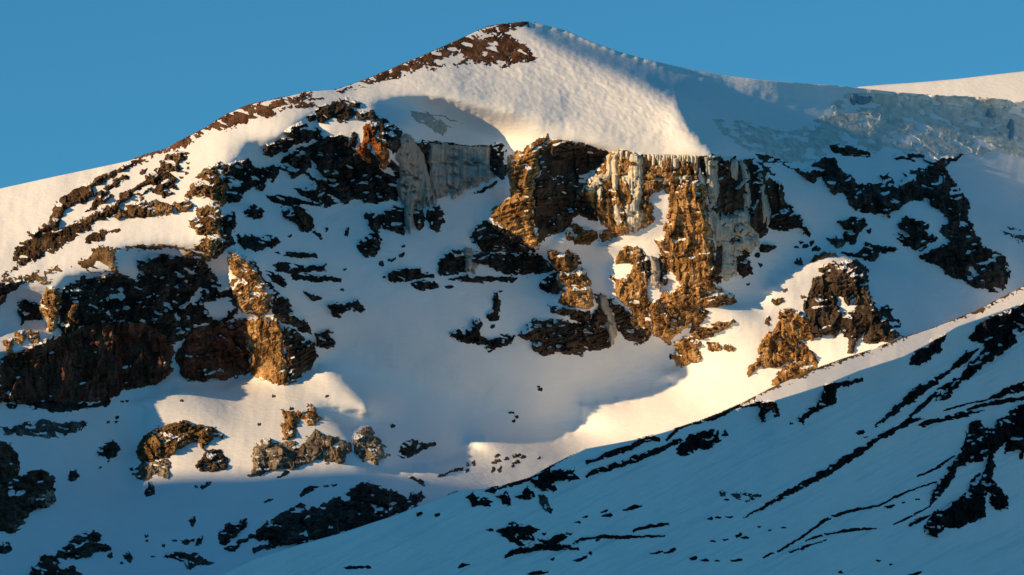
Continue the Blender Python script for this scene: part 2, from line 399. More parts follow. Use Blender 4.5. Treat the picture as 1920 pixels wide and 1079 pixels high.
rock('boulder', 'boulder', 'right end boulder of the dark row under the ice streaks', 'dark', [V(3, '1280,860 1330,830 1380,820 1410,880 1400,960 1360,1005 1300,970 1275,920')], cell=18, snow=0.4)
rock('boulder', 'boulder', 'rounded dark boulder just below the left end of the boulder row', 'dark', [V(7, '95,172 160,110 205,95 222,140 222,200 190,242 140,240 105,205')], cell=18, snow=0.35)
rock('boulder', 'boulder', 'slim upright dark stone on the snow left of the boulder row', 'dark', [V(3, '665,1050 672,1000 690,985 694,1020 690,1055')])
rock('rock_band', 'rock band', 'dark thin rock rim along the top of the wide ice curtain', 'dark', [V(3, '1190,342 1260,328 1330,345 1420,352 1500,362 1740,374 1755,392 1600,388 1480,380 1330,368 1310,420 1305,480 1318,550 1308,660 1288,645 1270,520 1245,430 1215,375')], cov=0.92, cell=14, T=7)
rock('rock_outcrop', 'rock outcrop', 'dark rock block between the wide ice curtain and the golden buttress', 'dark', [V(3, '1750,390 1800,360 1850,370 1862,430 1872,480 1890,540 1880,600 1840,632 1780,592 1745,560')], cov=0.92, cell=18, snow=0.35)
rock('rock_rib', 'rock rib', 'thin broken dark stone line on the snow under the wide ice curtain', 'dark', [K(3, 24, '1640,722 1690,715 1730,690 1770,675 1805,640')], cov=0.8)

# ---- the golden central cliff
rock('buttress', 'rock buttress', 'sunlit golden rock buttress at the left end of the central cliff', 'gold',
     [V(4, '372,290 420,260 480,240 545,208 600,250 590,330 608,400 572,480 555,600 570,700 562,800 600,900 590,975 540,980 470,950 400,880 300,830 220,740 260,710 330,640 400,600 390,500 362,400')], cov=0.98, cell=26, T=14, snow=0.12, dip=0.3)
rock('rock_slab', 'rock slab', 'lit tilted slab rising above the golden buttress', 'ochre', [V(4, '520,215 600,160 670,122 678,165 640,190 600,208 545,232'), V(4, '620,215 720,168 800,180 850,188 760,192 660,212')], cell=14, T=7, snow=0.15)
rock('crag', 'crag', 'dark recessed cave wall beside the golden buttress', 'umber',
     [V(4, '605,250 720,190 840,195 940,220 1060,242 1140,270 1100,320 1000,420 930,540 990,560 1000,640 1050,740 1030,780 900,720 860,760 760,860 660,890 630,950 600,965 605,900 567,800 575,700 558,600 580,480 612,400 595,330')], cov=0.97, cell=36, T=6, snow=0.15, holes=[V(4, '655,460 760,430 780,438 700,462'), V(4, '665,780 700,790 690,805 670,800')])  # umber puts the shade of the recess into the colour
rock('cliff', 'cliff', 'sunlit orange brown cliff striped with frozen falls in the middle of the face', 'gold',
     [V(4, '1140,268 1200,248 1300,268 1400,280 1500,290 1650,295 1795,300 1800,400 1790,480 1700,480 1720,560 1660,590 1570,590 1530,550 1450,560 1430,650 1470,740 1460,790 1350,840 1250,880 1180,870 1100,830 1050,760 990,650 935,540 1000,420 1085,340')], cov=0.97, cell=24, T=9, snow=0.2, tall=2.2,
     holes=[V(4, '1215,440 1290,415 1280,480 1230,490')])
rock('rock_pillar', 'rock pillar', 'tall sunlit brown rock pillar right of the bright snow chute', 'gold',
     [V(4, '1560,600 1700,485 1795,480 1850,500 1860,570 1850,650 1885,800 1905,900 1918,1000 1925,1200 1890,1300 1800,1360 1680,1330 1640,1240 1600,1180 1510,1079 1520,1000 1480,920 1540,890 1560,780 1590,680')], cov=0.97, cell=28, T=12, snow=0.15, tall=2.2)
rock('crag', 'crag', 'shadowed dark rock wall behind the grey ice right of the pillar', 'umber',
     [V(5, '190,322 300,322 420,330 500,345 590,390 620,440 640,500 670,580 700,620 680,640 620,610 570,640 560,720 510,760 470,840 400,900 340,940 300,1000 240,970 300,820 270,640 240,480')], cov=0.96, cell=28, T=7, tall=2.0)
rock('rock_outcrop', 'rock outcrop', 'dark rock foot at the lower right corner of the central cliff', 'dark', [V(5, '570,640 660,600 710,620 740,650 770,700 790,742 740,722 680,702 620,715 580,690')], cov=0.9, cell=18, snow=0.4)
rock('boulder', 'boulder', 'dark boulder on shaded snow right of the cliff ice', 'dark', [V(5, '515,800 555,770 590,785 612,805 560,832 520,825')], snow=0.3)
rock('boulder', 'boulder', 'dark leaning block at the foot of the grey cliff ice', 'umber', [V(5, '395,840 470,870 490,940 440,962 395,920')], cell=20)
rock('rock_outcrop', 'rock outcrop', 'small half lit rocks on the snow below the cave', 'ochre', [V(13, '610,70 640,20 700,0 800,60 960,90 980,180 900,220 800,240 700,245 690,205 720,190 650,190 612,150')], cov=0.85, cell=12, T=8, snow=0.3)
rock('rock_outcrop', 'rock outcrop', 'low golden rocks at the foot of the striped cliff by the snow chute', 'gold', [V(13, '980,100 1100,60 1250,60 1290,100 1240,135 1170,130 1110,190 1080,235 1010,255 990,200')], cov=0.85, cell=10, T=6, snow=0.3)
rock('rock_outcrop', 'rock outcrop', 'golden rock lump with snow cap under the shaded snow apron', 'ochre', [V(13, '380,325 440,310 610,330 640,320 740,380 760,440 720,500 640,565 590,560 520,560 470,480 400,410')], cov=0.95, cell=18, T=11, snow=0.25, tall=1.6)
rock('rock_outcrop', 'rock outcrop', 'golden brown snow dusted rock stack below the snow capped lump', 'gold', [V(13, '500,640 540,560 640,600 700,570 760,480 840,560 880,650 920,760 910,920 870,965 790,960 700,940 600,910 530,880 540,760')], cov=0.86, cell=15, T=11, snow=0.4)
rock('rock_outcrop', 'rock outcrop', 'dark shaded rock left of the golden snow dusted stack', 'dark', [V(13, '310,720 340,650 440,580 510,560 500,640 540,740 520,800 460,790 420,770 380,770')], cov=0.93, cell=16)
rock('rock_outcrop', 'rock outcrop', 'small golden rock head above the bright snow ledge', 'gold', [V(13, '1160,380 1220,290 1300,250 1420,245 1460,330 1440,400 1390,450 1320,440 1200,440 1170,460')], cov=0.93, cell=13, T=9, snow=0.25)
rock('rock_pillar', 'rock pillar', 'lit golden rock column below the bright snow ledge', 'gold', [V(13, '1110,560 1240,570 1330,560 1390,450 1440,470 1480,560 1530,640 1540,760 1530,900 1560,1060 1560,1250 1500,1330 1400,1230 1330,1080 1330,960 1150,800 1160,690')], cov=0.94, cell=20, T=12, snow=0.25, tall=1.7)
rock('rock_outcrop', 'rock outcrop', 'dark shaded base of the golden column over the bowl', 'umber', [V(7, '1510,470 1600,540 1650,620 1730,655 1740,690 1680,740 1600,700 1550,640 1530,560')], cov=0.97, cell=22)
rock('rock_outcrop', 'rock outcrop', 'dark rock strip between golden column and the pillar with ice beside it', 'dark', [V(13, '1450,260 1500,340 1540,400 1570,600 1490,620 1480,560 1440,460'), V(13, '1660,350 1720,390 1760,640 1720,690 1660,650')], cov=0.93, cell=16)
rock('rock_outcrop', 'rock outcrop', 'broad golden rock shoulder right of the lower gully snow', 'gold', [V(7, '1735,520 1745,490 1800,470 1850,432 1918,420 1970,410 2060,418 2150,428 2200,455 2222,500 2120,520 2020,522 1980,550 1990,620 1950,640 1870,690 1850,742 1800,720 1750,680 1740,600')], cov=0.93, cell=22, T=13, snow=0.25)
rock('rock_outcrop', 'rock outcrop', 'lit ragged rocks casting pointed shadows on the bright snow', 'ochre', [V(8, '45,560 100,532 160,555 110,602 85,640 180,625 280,598 302,608 200,668 150,700 90,705 40,680 50,620')], cov=0.95, cell=16, T=15, snow=0.2)
rock('rock_outcrop', 'rock outcrop', 'lowest golden rocks of the central cliff on the bright snow', 'gold', [V(8, '-40,740 0,700 60,695 100,740 102,830 50,842 -10,862 -40,850 -55,800')], cov=0.95, cell=15, T=11, snow=0.3)
rock('boulder', 'boulder', 'small lit boulder right of the lowest golden rocks', 'gold', [V(8, '140,725 200,730 222,770 170,780 140,760')])
rock('boulder', 'boulder', 'tiny lit stone furthest right of the lowest golden rocks', 'gold', [V(8, '230,745 260,738 292,760 280,780 240,770')])
rock('rock_outcrop', 'rock outcrop', 'large dark rock mass at the bowl edge under the golden stack', 'umber',
     [V(7, '990,690 1030,640 1090,590 1130,588 1200,612 1260,610 1330,612 1400,620 1452,520 1422,450 1460,450 1500,500 1530,600 1550,680 1520,740 1440,770 1380,760 1350,800 1260,780 1140,800 1080,770 1080,720'), V(7, '1165,520 1300,540 1400,540 1410,610 1330,605 1260,572 1190,570')], cov=0.93, cell=26, T=14, snow=0.3)
rock('rock_rib', 'rock rib', 'dark hook shaped rock rib on the bowl snow', 'dark', [V(7, '610,690 650,660 720,650 740,600 780,592 792,630 782,680 830,712 870,692 940,690 990,688 930,742 860,757 780,742 680,730')], cov=0.85, cell=16, snow=0.35)
rock('rock_rib', 'rock rib', 'narrow upright dark rib above the hook shaped rock', 'dark', [V(7, '858,450 880,448 892,500 882,600 840,602 810,582 850,540')], cov=0.95, cell=14)
rock('rock_outcrop', 'rock outcrop', 'smooth dark underside of the golden buttress', 'dark', [V(7, '760,72 815,30 860,60 960,102 1060,172 1100,202 1050,212 980,217 900,210 820,220 780,200 770,160 730,160 745,120')], cov=0.97, cell=26, T=12)
rock('rock_band', 'rock band', 'long dark rock ledge stretching left below the golden buttress', 'dark', [V(7, '540,290 580,230 620,200 680,210 760,212 900,230 1050,217 1120,240 1180,290 1205,322 1100,342 1000,355 960,350 880,320 820,290 740,290 690,330 600,350 560,340 540,310')], cov=0.93, cell=24, T=10)
rock('rock_rib', 'rock rib', 'thin dark rib just under the long dark ledge', 'dark', [V(7, '600,370 700,345 800,360 880,360 990,365 960,392 870,377 800,392 700,382')], cov=0.85, cell=12)
rock('rock_outcrop', 'rock outcrop', 'dark rocks at the left end of the long ledge', 'dark', [V(7, '265,342 300,325 350,310 450,310 460,340 530,345 520,360 450,362 370,382 300,390 270,377')], cov=0.9, cell=14)
rock('rock_outcrop', 'rock outcrop', 'small streaked dark rock below the left end of the ledge', 'dark', [V(7, '390,400 470,375 530,380 550,410 500,432 450,430')], cov=0.75, cell=12)

# ---- rocks on the snow between the knob and the bowl
rock('rock_outcrop', 'rock outcrop', 'low dark rock patch on the shaded snow right of the ridge buttress', 'dark', [V(6, '1340,130 1420,130 1500,120 1570,138 1582,170 1500,202 1440,217 1370,202 1345,170')], cov=0.85, cell=16, T=5)
rock('rock_rib', 'rock rib', 'top thin dark ledge on the slope right of the snowy golden rib', 'dark', [V(6, '1550,222 1640,215 1780,232 1782,250 1640,250')], cov=0.72, cell=10, T=5)
rock('rock_rib', 'rock rib', 'thick dark ledge in the middle of the slope right of the snowy golden rib', 'dark', [V(6, '1530,290 1600,278 1700,290 1830,290 1832,320 1740,330 1640,342 1560,320')], cov=0.8, cell=11, T=6)
rock('rock_rib', 'rock rib', 'lower broken dark ledge on the slope right of the snowy golden rib', 'dark', [V(6, '1640,345 1780,345 1918,365 1918,382 1750,382 1680,372 1640,382')], cov=0.7, cell=10, T=5)
rock('rock_rib', 'rock rib', 'slanting dark rib beside the top of the snowy golden rib', 'dark', [V(6, '1480,318 1560,340 1620,390 1602,412 1540,382')], cov=0.75, cell=10, T=5)
rock('boulder', 'boulder', 'small elongated dark rock right of the golden column head', 'dark', [V(6, '1700,440 1780,460 1812,482 1760,492')])
rock('rock_outcrop', 'rock outcrop', 'dark forked rock on the snow right of the golden column', 'dark', [V(7, '-75,515 -30,500 0,515 40,500 82,482 125,540 105,565 60,530 20,555 -10,590 -50,575')], cov=0.9, cell=13)

# ---- the big dark cliff at the left
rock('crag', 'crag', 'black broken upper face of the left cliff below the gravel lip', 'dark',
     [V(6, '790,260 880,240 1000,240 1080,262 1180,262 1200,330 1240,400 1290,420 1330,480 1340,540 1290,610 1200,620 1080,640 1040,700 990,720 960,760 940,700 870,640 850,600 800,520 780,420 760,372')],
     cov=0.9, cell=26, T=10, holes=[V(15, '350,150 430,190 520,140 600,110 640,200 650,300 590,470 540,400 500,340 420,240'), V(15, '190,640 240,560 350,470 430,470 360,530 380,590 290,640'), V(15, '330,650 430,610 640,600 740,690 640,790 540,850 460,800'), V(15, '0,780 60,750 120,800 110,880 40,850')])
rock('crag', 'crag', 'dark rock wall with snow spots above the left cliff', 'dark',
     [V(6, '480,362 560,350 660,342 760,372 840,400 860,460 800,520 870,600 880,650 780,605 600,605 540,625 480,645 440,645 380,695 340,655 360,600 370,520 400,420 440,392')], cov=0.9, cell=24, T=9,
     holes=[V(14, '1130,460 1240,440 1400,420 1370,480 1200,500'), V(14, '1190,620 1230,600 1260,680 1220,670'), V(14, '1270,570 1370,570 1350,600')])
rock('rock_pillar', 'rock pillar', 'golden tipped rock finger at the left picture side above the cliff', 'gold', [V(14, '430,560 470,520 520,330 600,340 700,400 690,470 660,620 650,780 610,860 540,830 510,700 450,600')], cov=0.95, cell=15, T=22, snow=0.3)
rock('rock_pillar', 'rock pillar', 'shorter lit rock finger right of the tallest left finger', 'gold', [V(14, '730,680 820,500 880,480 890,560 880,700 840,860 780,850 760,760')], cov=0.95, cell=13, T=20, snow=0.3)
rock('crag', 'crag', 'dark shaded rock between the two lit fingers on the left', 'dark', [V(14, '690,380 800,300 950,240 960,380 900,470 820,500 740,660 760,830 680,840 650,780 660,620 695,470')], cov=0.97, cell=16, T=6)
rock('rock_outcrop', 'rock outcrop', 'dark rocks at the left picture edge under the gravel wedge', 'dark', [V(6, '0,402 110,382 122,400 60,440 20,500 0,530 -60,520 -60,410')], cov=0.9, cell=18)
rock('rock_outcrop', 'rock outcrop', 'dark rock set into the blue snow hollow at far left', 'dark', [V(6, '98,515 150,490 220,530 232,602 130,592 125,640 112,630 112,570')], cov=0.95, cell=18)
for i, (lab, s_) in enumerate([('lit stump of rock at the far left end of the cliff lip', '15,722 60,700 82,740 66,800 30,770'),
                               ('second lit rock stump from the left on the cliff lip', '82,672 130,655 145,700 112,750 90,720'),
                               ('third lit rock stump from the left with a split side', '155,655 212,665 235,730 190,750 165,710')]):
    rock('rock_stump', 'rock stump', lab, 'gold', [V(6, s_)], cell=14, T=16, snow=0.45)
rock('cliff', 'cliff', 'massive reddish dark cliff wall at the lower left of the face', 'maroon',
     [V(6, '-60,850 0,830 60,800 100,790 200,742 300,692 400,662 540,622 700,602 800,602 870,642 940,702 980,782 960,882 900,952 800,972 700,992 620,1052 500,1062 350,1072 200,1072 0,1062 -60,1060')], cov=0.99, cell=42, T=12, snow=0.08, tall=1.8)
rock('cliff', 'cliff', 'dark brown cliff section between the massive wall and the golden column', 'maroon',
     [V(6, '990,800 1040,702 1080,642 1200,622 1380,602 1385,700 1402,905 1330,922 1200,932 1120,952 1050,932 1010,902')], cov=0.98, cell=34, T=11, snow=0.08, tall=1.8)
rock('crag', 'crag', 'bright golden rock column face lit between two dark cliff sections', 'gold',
     [V(6, '1380,592 1480,582 1560,602 1592,662 1602,800 1622,880 1622,962 1560,967 1490,932 1405,912 1400,800 1382,700')], cov=1.0, cell=24, T=9, snow=0.05, tall=2.2)  # the cliff's sunlit strip, sunlight painted in as gold
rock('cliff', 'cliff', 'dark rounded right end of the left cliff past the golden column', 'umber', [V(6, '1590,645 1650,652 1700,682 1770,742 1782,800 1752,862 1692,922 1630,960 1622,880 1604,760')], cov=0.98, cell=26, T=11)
rock('rock_rib', 'rock rib', 'sunlit golden rock rib sprinkled with snow above the golden column', 'gold',
     [V(6, '1288,210 1340,212 1400,270 1432,320 1482,370 1532,440 1532,500 1502,562 1390,572 1340,542 1310,482 1288,402 1320,332 1288,292')], cov=0.78, cell=13, T=14, snow=0.5)
rock('rock_rib', 'rock rib', 'dark back side of the snow sprinkled golden rib', 'dark', [V(6, '1400,240 1482,340 1562,432 1652,542 1722,622 1762,682 1690,662 1610,622 1562,602 1532,542 1540,440 1472,362')], cov=0.88, cell=18, T=8)
rock('boulder', 'boulder', 'dark rock on the snow just past the right end of the left cliff', 'dark', [V(6, '1770,682 1830,662 1880,702 1872,752 1820,762 1780,742')], cov=0.95, cell=16)
rock('rock_band', 'rock band', 'dark rubble strip along the foot of the massive left cliff', 'dark', [V(9, '140,110 300,90 500,100 625,92 605,125 500,137 320,157 250,142 160,132')], cov=0.92, cell=16, T=5)
rock('boulder', 'boulder', 'small dark rock at the left end under the massive cliff', 'dark', [V(9, '30,120 100,110 92,137 50,137')])
rock('rock_band', 'rock band', 'grey speckled rock strip on the blue snow below the left cliff', 'grey', [V(9, '0,242 60,240 150,217 240,202 330,230 420,217 490,225 450,262 330,302 200,297 90,277 30,282')], cov=0.75, cell=14, T=5)

# ---- the right side
rock('crag', 'crag', 'long dark rock rib dropping from the grey ice on the right face', 'dark',
     [V(5, '500,310 560,320 620,340 660,365 740,387 800,360 860,330 920,330 935,370 960,400 1010,432 1040,462 1100,472 1160,462 1170,410 1210,420 1240,482 1300,432 1270,412 1330,390 1400,400 1430,370 1390,340 1300,332 1240,337 1240,310 1330,312 1480,332 1560,312 1590,307 1560,340 1510,370 1532,440 1582,490 1622,560 1632,660 1662,720 1702,790 1762,830 1812,850 1842,920 1840,980 1800,1032 1740,1032 1640,1002 1540,962 1450,902 1360,850 1420,830 1480,792 1550,772 1500,742 1470,702 1520,672 1510,620 1450,582 1380,542 1300,562 1240,602 1200,632 1140,622 1040,602 1000,562 970,502 920,512 880,482 850,422 800,462 740,432 700,392 640,362 560,362')],
     cov=0.93, cell=26, T=12, snow=0.3, holes=[V(5, '1620,910 1650,900 1680,940 1640,940'), V(5, '1660,880 1780,840 1780,870 1700,895')])
rock('rock_band', 'rock band', 'narrow brown rock ledge under the grey glacier ice', 'umber', [V(5, '890,260 960,255 1010,270 1060,290 1110,300 1102,322 1030,317 960,312 920,302 900,285')], cov=0.95, cell=14)
rock('rock_outcrop', 'rock outcrop', 'dark rock patch on the snow ramp left of the long right rib', 'dark', [V(5, '930,670 1000,640 1060,640 1085,680 1050,720 1030,780 960,760 982,720')], cov=0.88, cell=16)
rock('rock_outcrop', 'rock outcrop', 'greyish dark rock low on the snow ramp above the pyramid rock', 'grey', [V(5, '870,750 920,740 970,770 962,810 920,802')], cov=0.9, cell=14)
rock('rock_outcrop', 'rock outcrop', 'dark chain of rocks behind the tip of the pyramid rock', 'dark', [V(5, '960,830 1060,830 1090,770 1130,790 1240,810 1220,832 1150,820 1130,870 1080,862 1010,850')], cov=0.88, cell=13)
rock('rock_outcrop', 'rock outcrop', 'black jagged rock cluster enclosed by snow left of the long right rib', 'dark', [V(5, '1240,690 1290,640 1360,650 1420,680 1400,710 1457,750 1400,790 1350,827 1290,790 1220,740 1270,720')], cov=0.8, cell=16)
rock('gravel_field', 'gravel slope', 'faint scatter of stones in the snow at the right picture edge', 'grey', [V(5, '1790,700 1830,685 1900,715 1930,745 1900,770 1850,735 1800,715')], typ='gravel', cov=0.5)
rock('rock_outcrop', 'rock outcrop', 'sunlit golden left foot of the pyramid rock', 'gold',
     [V(8, '550,540 600,530 640,540 682,580 722,560 742,700 702,722 640,702 655,760 640,842 560,852 540,862 440,862 400,902 370,907 380,870 430,800 440,740 500,660 540,600')], cov=0.97, cell=24, T=16, snow=0.1, tall=1.7)
rock('rock_outcrop', 'rock outcrop', 'lowest lit rock tongue of the pyramid rock touching the foreground ridge', 'gold', [V(8, '500,940 560,872 640,842 658,762 642,705 700,742 760,830 762,870 700,892 640,922 560,962 490,972')], cov=0.95, cell=20, T=12, snow=0.2)
rock('rock_spire', 'rock peak', 'pyramid shaped rock peak with a lit snow roof on its left', 'umber',
     [V(8, '742,360 800,342 870,302 920,272 980,267 1040,312 1036,400 1052,450 1082,520 1122,580 1202,660 1212,690 1150,722 1060,742 1020,722 1040,652 985,700 955,790 925,780 935,700 880,640 862,690 760,690 720,690 690,560 690,522 722,452')],
     cov=0.985, cell=24, T=16, snow=0.25, holes=[V(16, '1130,620 1190,600 1250,720 1350,620 1360,660 1300,730 1400,740 1290,800 1230,780 1140,750')])
rock('rock_outcrop', 'rock outcrop', 'snow capped rocks at the very tip of the pyramid snow roof', 'ochre', [V(8, '718,272 740,240 800,215 850,208 872,250 820,242 770,267')], cov=0.8, cell=10, T=6, snow=0.5)
rock('rock_outcrop', 'rock outcrop', 'small lit rock strip crossing the pyramid snow roof', 'ochre', [V(8, '758,322 800,290 850,268 882,290 832,312 790,332')], cov=0.7, cell=9, T=4, snow=0.35)
rock('boulder', 'boulder', 'larger lit stone lying on the pyramid snow roof', 'ochre', E(8, (535, 495, 34, 20, 15))[:1])
rock('boulder', 'boulder', 'upper small lit stone on the pyramid snow roof', 'ochre', E(8, (572, 432, 14, 9, 40))[:1])
rock('boulder', 'boulder', 'greenish lit stone at the left edge of the pyramid snow', 'ochre', E(8, (482, 608, 14, 26, 0))[:1])
rock('boulder', 'boulder', 'small stone beside the upper left corner of the pyramid rock', 'ochre', E(8, (678, 470, 14, 10, 30))[:1])
rock('boulder', 'boulder', 'round dark boulder in the shade left of the pyramid tip', 'dark', E(8, (652, 272, 24, 24, 0))[:1], snow=0.4)
rock('gravel_field', 'gravel slope', 'dark stone scatter on the shaded slope right of the pyramid rock', 'dark', [V(8, '1105,520 1150,530 1200,580 1260,640 1300,670 1280,700 1220,690 1180,640 1120,570')], typ='gravel', cov=0.42)

# ---- the lower left valley side
rock('cliff', 'cliff', 'dark layered cliff with pale blocks at the bottom left picture edge', 'umber',
     [V(9, '-60,320 0,330 60,350 100,390 112,440 112,520 180,500 240,490 280,510 305,560 302,680 220,702 150,732 142,790 80,832 0,832 -60,830')], cov=0.98, cell=30, T=14, snow=0.15)
rock('rock_block', 'rock block', 'pale brown square block at the right end of the bottom left cliff', 'pale', [V(9, '165,610 300,585 304,672 230,690 160,668')], cell=20, T=18, snow=0.1)
rock('boulder', 'boulder', 'black mushroom shaped rock on the blue snow left of the lit mound', 'dark', [V(9, '548,372 600,340 620,318 662,340 677,380 652,410 615,415 606,445 598,442 600,415 560,402')], cell=20)
rock('boulder', 'boulder', 'small tilted dark rock right of the bottom left cliff', 'dark', [V(9, '384,545 395,490 430,478 448,512 420,547')], cell=18)
rock('rock_outcrop', 'rock outcrop', 'half lit dark rock wall below the left snow mound', 'ochre',
     [V(9, '772,362 810,302 880,252 960,220 1050,220 1130,240 1200,237 1252,282 1250,302 1200,312 1170,350 1150,380 1130,372 1130,332 1060,350 1000,380 960,392 950,420 880,430 830,440 790,442 770,410')], cov=0.95, cell=22, T=24, snow=0.2)
rock('rock_outcrop', 'rock outcrop', 'pale broken rock foot under the half lit mound wall', 'pale', [V(9, '790,440 880,430 950,420 950,500 940,527 880,512 850,530 800,542 755,522 760,482')], cov=0.85, cell=16, T=10)
rock('boulder', 'boulder', 'dark round boulder with snow cap right of the mound wall', 'umber', [V(9, '1100,460 1130,412 1180,372 1230,365 1272,420 1282,460 1230,492 1170,492 1120,492')], cell=18, T=24, snow=0.4)
rock('boulder', 'boulder', 'drop shaped dark stone straight below the mound wall', 'dark', [V(9, '812,610 840,572 835,545 850,545 872,592 872,627 832,637')], cell=16)
rock('rock_wall', 'rock wall', 'pale tan rock wall below the right snow mound', 'pale',
     [V(9, '1398,532 1420,440 1430,350 1500,310 1580,332 1640,322 1700,342 1780,252 1840,290 1918,312 1962,332 1977,380 1930,442 1850,442 1780,432 1700,452 1640,482 1560,482 1500,492 1450,522')], cov=0.99, cell=30, T=16, snow=0.2)
rock('rock_outcrop', 'rock outcrop', 'lit golden rock standing above the pale tan wall', 'gold', [V(9, '1580,142 1650,160 1720,150 1742,112 1810,188 1770,242 1740,242 1722,192 1682,192 1662,300 1600,320 1580,252 1602,192')], cov=0.95, cell=14, T=12, snow=0.25)
rock('boulder', 'boulder', 'big cream topped boulder right of the pale tan wall', 'pale', [V(10, '72,272 100,250 160,240 200,290 222,330 250,362 262,412 200,442 120,432 80,392 64,340')], cell=22, T=16, snow=0.3)
rock('rock_outcrop', 'rock outcrop', 'low dark rocks right of the cream topped boulder', 'dark', [V(10, '320,392 330,340 380,312 430,332 500,330 522,347 460,370 420,402 340,412')], cov=0.8, cell=14, T=6)
rock('rock_ridge', 'rock ridge', 'long black rock ridge slanting across the lower valley snow', 'dark',
     [V(9, '1420,852 1480,782 1560,742 1640,702 1680,680 1740,702 1780,692 1918,635 1980,598 2070,550 2120,570 2170,602 2240,612 2300,660 2320,610 2370,600 2392,640 2382,670 2300,702 2240,732 2120,782 1980,822 1918,837 1800,872 1680,892 1560,912 1500,932 1430,952 1420,930 1520,902 1530,872 1460,892')], cov=0.92, cell=26, T=15, snow=0.15)
rock('rock_outcrop', 'rock outcrop', 'dark angular rock at the lower left end of the long black ridge', 'dark', [V(9, '1224,850 1270,802 1340,772 1392,758 1382,800 1330,850 1270,907 1230,892')], cell=22)
rock('rock_rib', 'rock rib', 'thin dark rib under the angular rock near the frame bottom', 'dark', [V(9, '1258,922 1330,892 1420,850 1440,855 1350,902 1322,937 1270,937')], cell=12)
rock('rock_outcrop', 'rock outcrop', 'dark slanted rock near the bottom left with a snow strip on it', 'dark', [V(9, '318,972 350,930 420,880 470,840 520,825 582,860 560,882 520,885 520,900 620,910 622,940 560,942 500,962 430,982 400,972 380,992')], cov=0.88, cell=20, T=12, holes=[V(9, '420,910 500,878 515,888 440,920')])
rock('rock_outcrop', 'rock outcrop', 'black craggy rock cut by the bottom frame edge at left', 'dark', [V(9, '145,1110 180,1030 220,970 260,955 300,965 322,1000 350,1040 400,1030 450,1050 475,1110')], cov=0.92, cell=18, T=16)
rock('rock_outcrop', 'rock outcrop', 'small black rock between the two bottom left crags', 'dark', [V(9, '690,960 720,940 745,980 735,1002 700,987')], cell=14)
rock('rock_outcrop', 'rock outcrop', 'ragged black rock patch near the bottom edge left of centre', 'dark', [V(9, '918,965 1000,945 1030,950 1120,958 1150,988 1212,1000 1150,1012 1100,1022 1060,1042 1040,1000 960,975')], cov=0.85, cell=13, T=8)
rock('rock_outcrop', 'rock outcrop', 'black cone shaped crag at the bottom frame edge', 'dark', [V(9, '1505,1110 1515,1030 1550,990 1590,962 1622,1000 1682,1020 1712,1060 1720,1110')], cov=0.94, cell=18, T=18)
rock('rock_outcrop', 'rock outcrop', 'small dark rocks at the left frame edge low down', 'dark', [V(9, '-20,920 20,888 50,905 62,935 20,952 -20,950')], cov=0.85, cell=13)
rock('boulder', 'boulder', 'small fir shaped dark stone in the middle of the valley snow', 'dark', [V(9, '1058,770 1085,740 1102,770 1085,807')])
rock('boulder', 'boulder', 'flat dark stone left of the leaning slab near the bottom', 'dark', [V(9, '1020,882 1050,870 1072,890 1040,907')])
rock('boulder', 'boulder', 'leaning dark slab stone on the lower valley snow', 'dark', [V(9, '1100,915 1110,870 1142,858 1132,900')])
rock('rock_rib', 'rock rib', 'thin dark streak above the long black ridge', 'dark', [K(9, 26, '1690,632 1720,605 1760,585 1792,574')])
rock('rock_rib', 'rock rib', 'short dark dash left of the thin streak over the black ridge', 'dark', [K(9, 16, '1488,668 1510,658 1534,648')])
rock('rock_rib', 'rock rib', 'thin dark streak on the pale snow just right of the black ridge top', 'dark', [K(10, 18, '385,525 420,538 450,555 472,572')])

# ---- the foreground slope at the lower right (layer B)
B = dict(layer='B')
rock('rock_outcrop', 'rock outcrop', 'black forked rock on the middle of the foreground crest', 'black', [V(10, '1058,530 1100,500 1180,490 1310,470 1292,495 1342,522 1280,532 1200,542 1212,592 1180,612 1130,602 1090,582')], cell=18, **B)
rock('boulder', 'boulder', 'grey streak shaped rock hanging below the forked crest rock', 'grey', [V(10, '1110,620 1140,625 1190,710 1170,727 1130,702')], cell=14, T=5, **B)
rock('boulder', 'boulder', 'square black rock left of the forked crest rock', 'black', [V(10, '985,632 1050,580 1086,632 1050,652')], cell=16, **B)
rock('boulder', 'boulder', 'black boot shaped rock under the foreground crest', 'black', [V(10, '868,632 930,605 952,682 910,682 900,642')], cell=14, **B)
rock('boulder', 'boulder', 'black rock sitting right on the foreground crest line', 'black', [V(10, '805,605 850,572 882,592 860,612')], cell=14, **B)
rock('boulder', 'boulder', 'small black rock on the crest at the end of the long ridge', 'black', [V(10, '598,605 615,568 652,602 610,622')], cell=12, **B)
rock('rock_outcrop', 'rock outcrop', 'leaf shaped dark rock patch below the foreground crest', 'black', [V(10, '680,645 740,610 782,640 850,660 832,687 770,682 740,697 728,662')], cov=0.85, cell=13, T=6, **B)
rock('rock_outcrop', 'rock outcrop', 'wide dark stony patch on the middle of the blue foreground slope', 'black', [V(10, '878,832 940,780 1020,800 1110,820 1065,850 1092,892 1020,912 960,882')], cov=0.72, cell=12, T=5, **B)
rock('rock_rib', 'rock rib', 'dark tapering rib at the right of the wide stony patch', 'black', [V(10, '1100,880 1140,885 1220,847 1300,840 1262,872 1190,907')], cov=0.9, cell=12, T=5, **B)
rock('rock_rib', 'rock rib', 'bold curved black rib below the wide stony patch', 'black', [K(10, 36, '920,975 960,952 1000,938 1060,927 1120,920 1200,920 1260,922 1335,927')], cell=12, **B)
rock('rock_rib', 'rock rib', 'long thin wavy dark rib right of the wide stony patch', 'black', [K(10, 18, '1305,900 1340,878 1400,866 1460,858 1540,864 1600,862 1700,858 1820,856')], cell=10, **B)
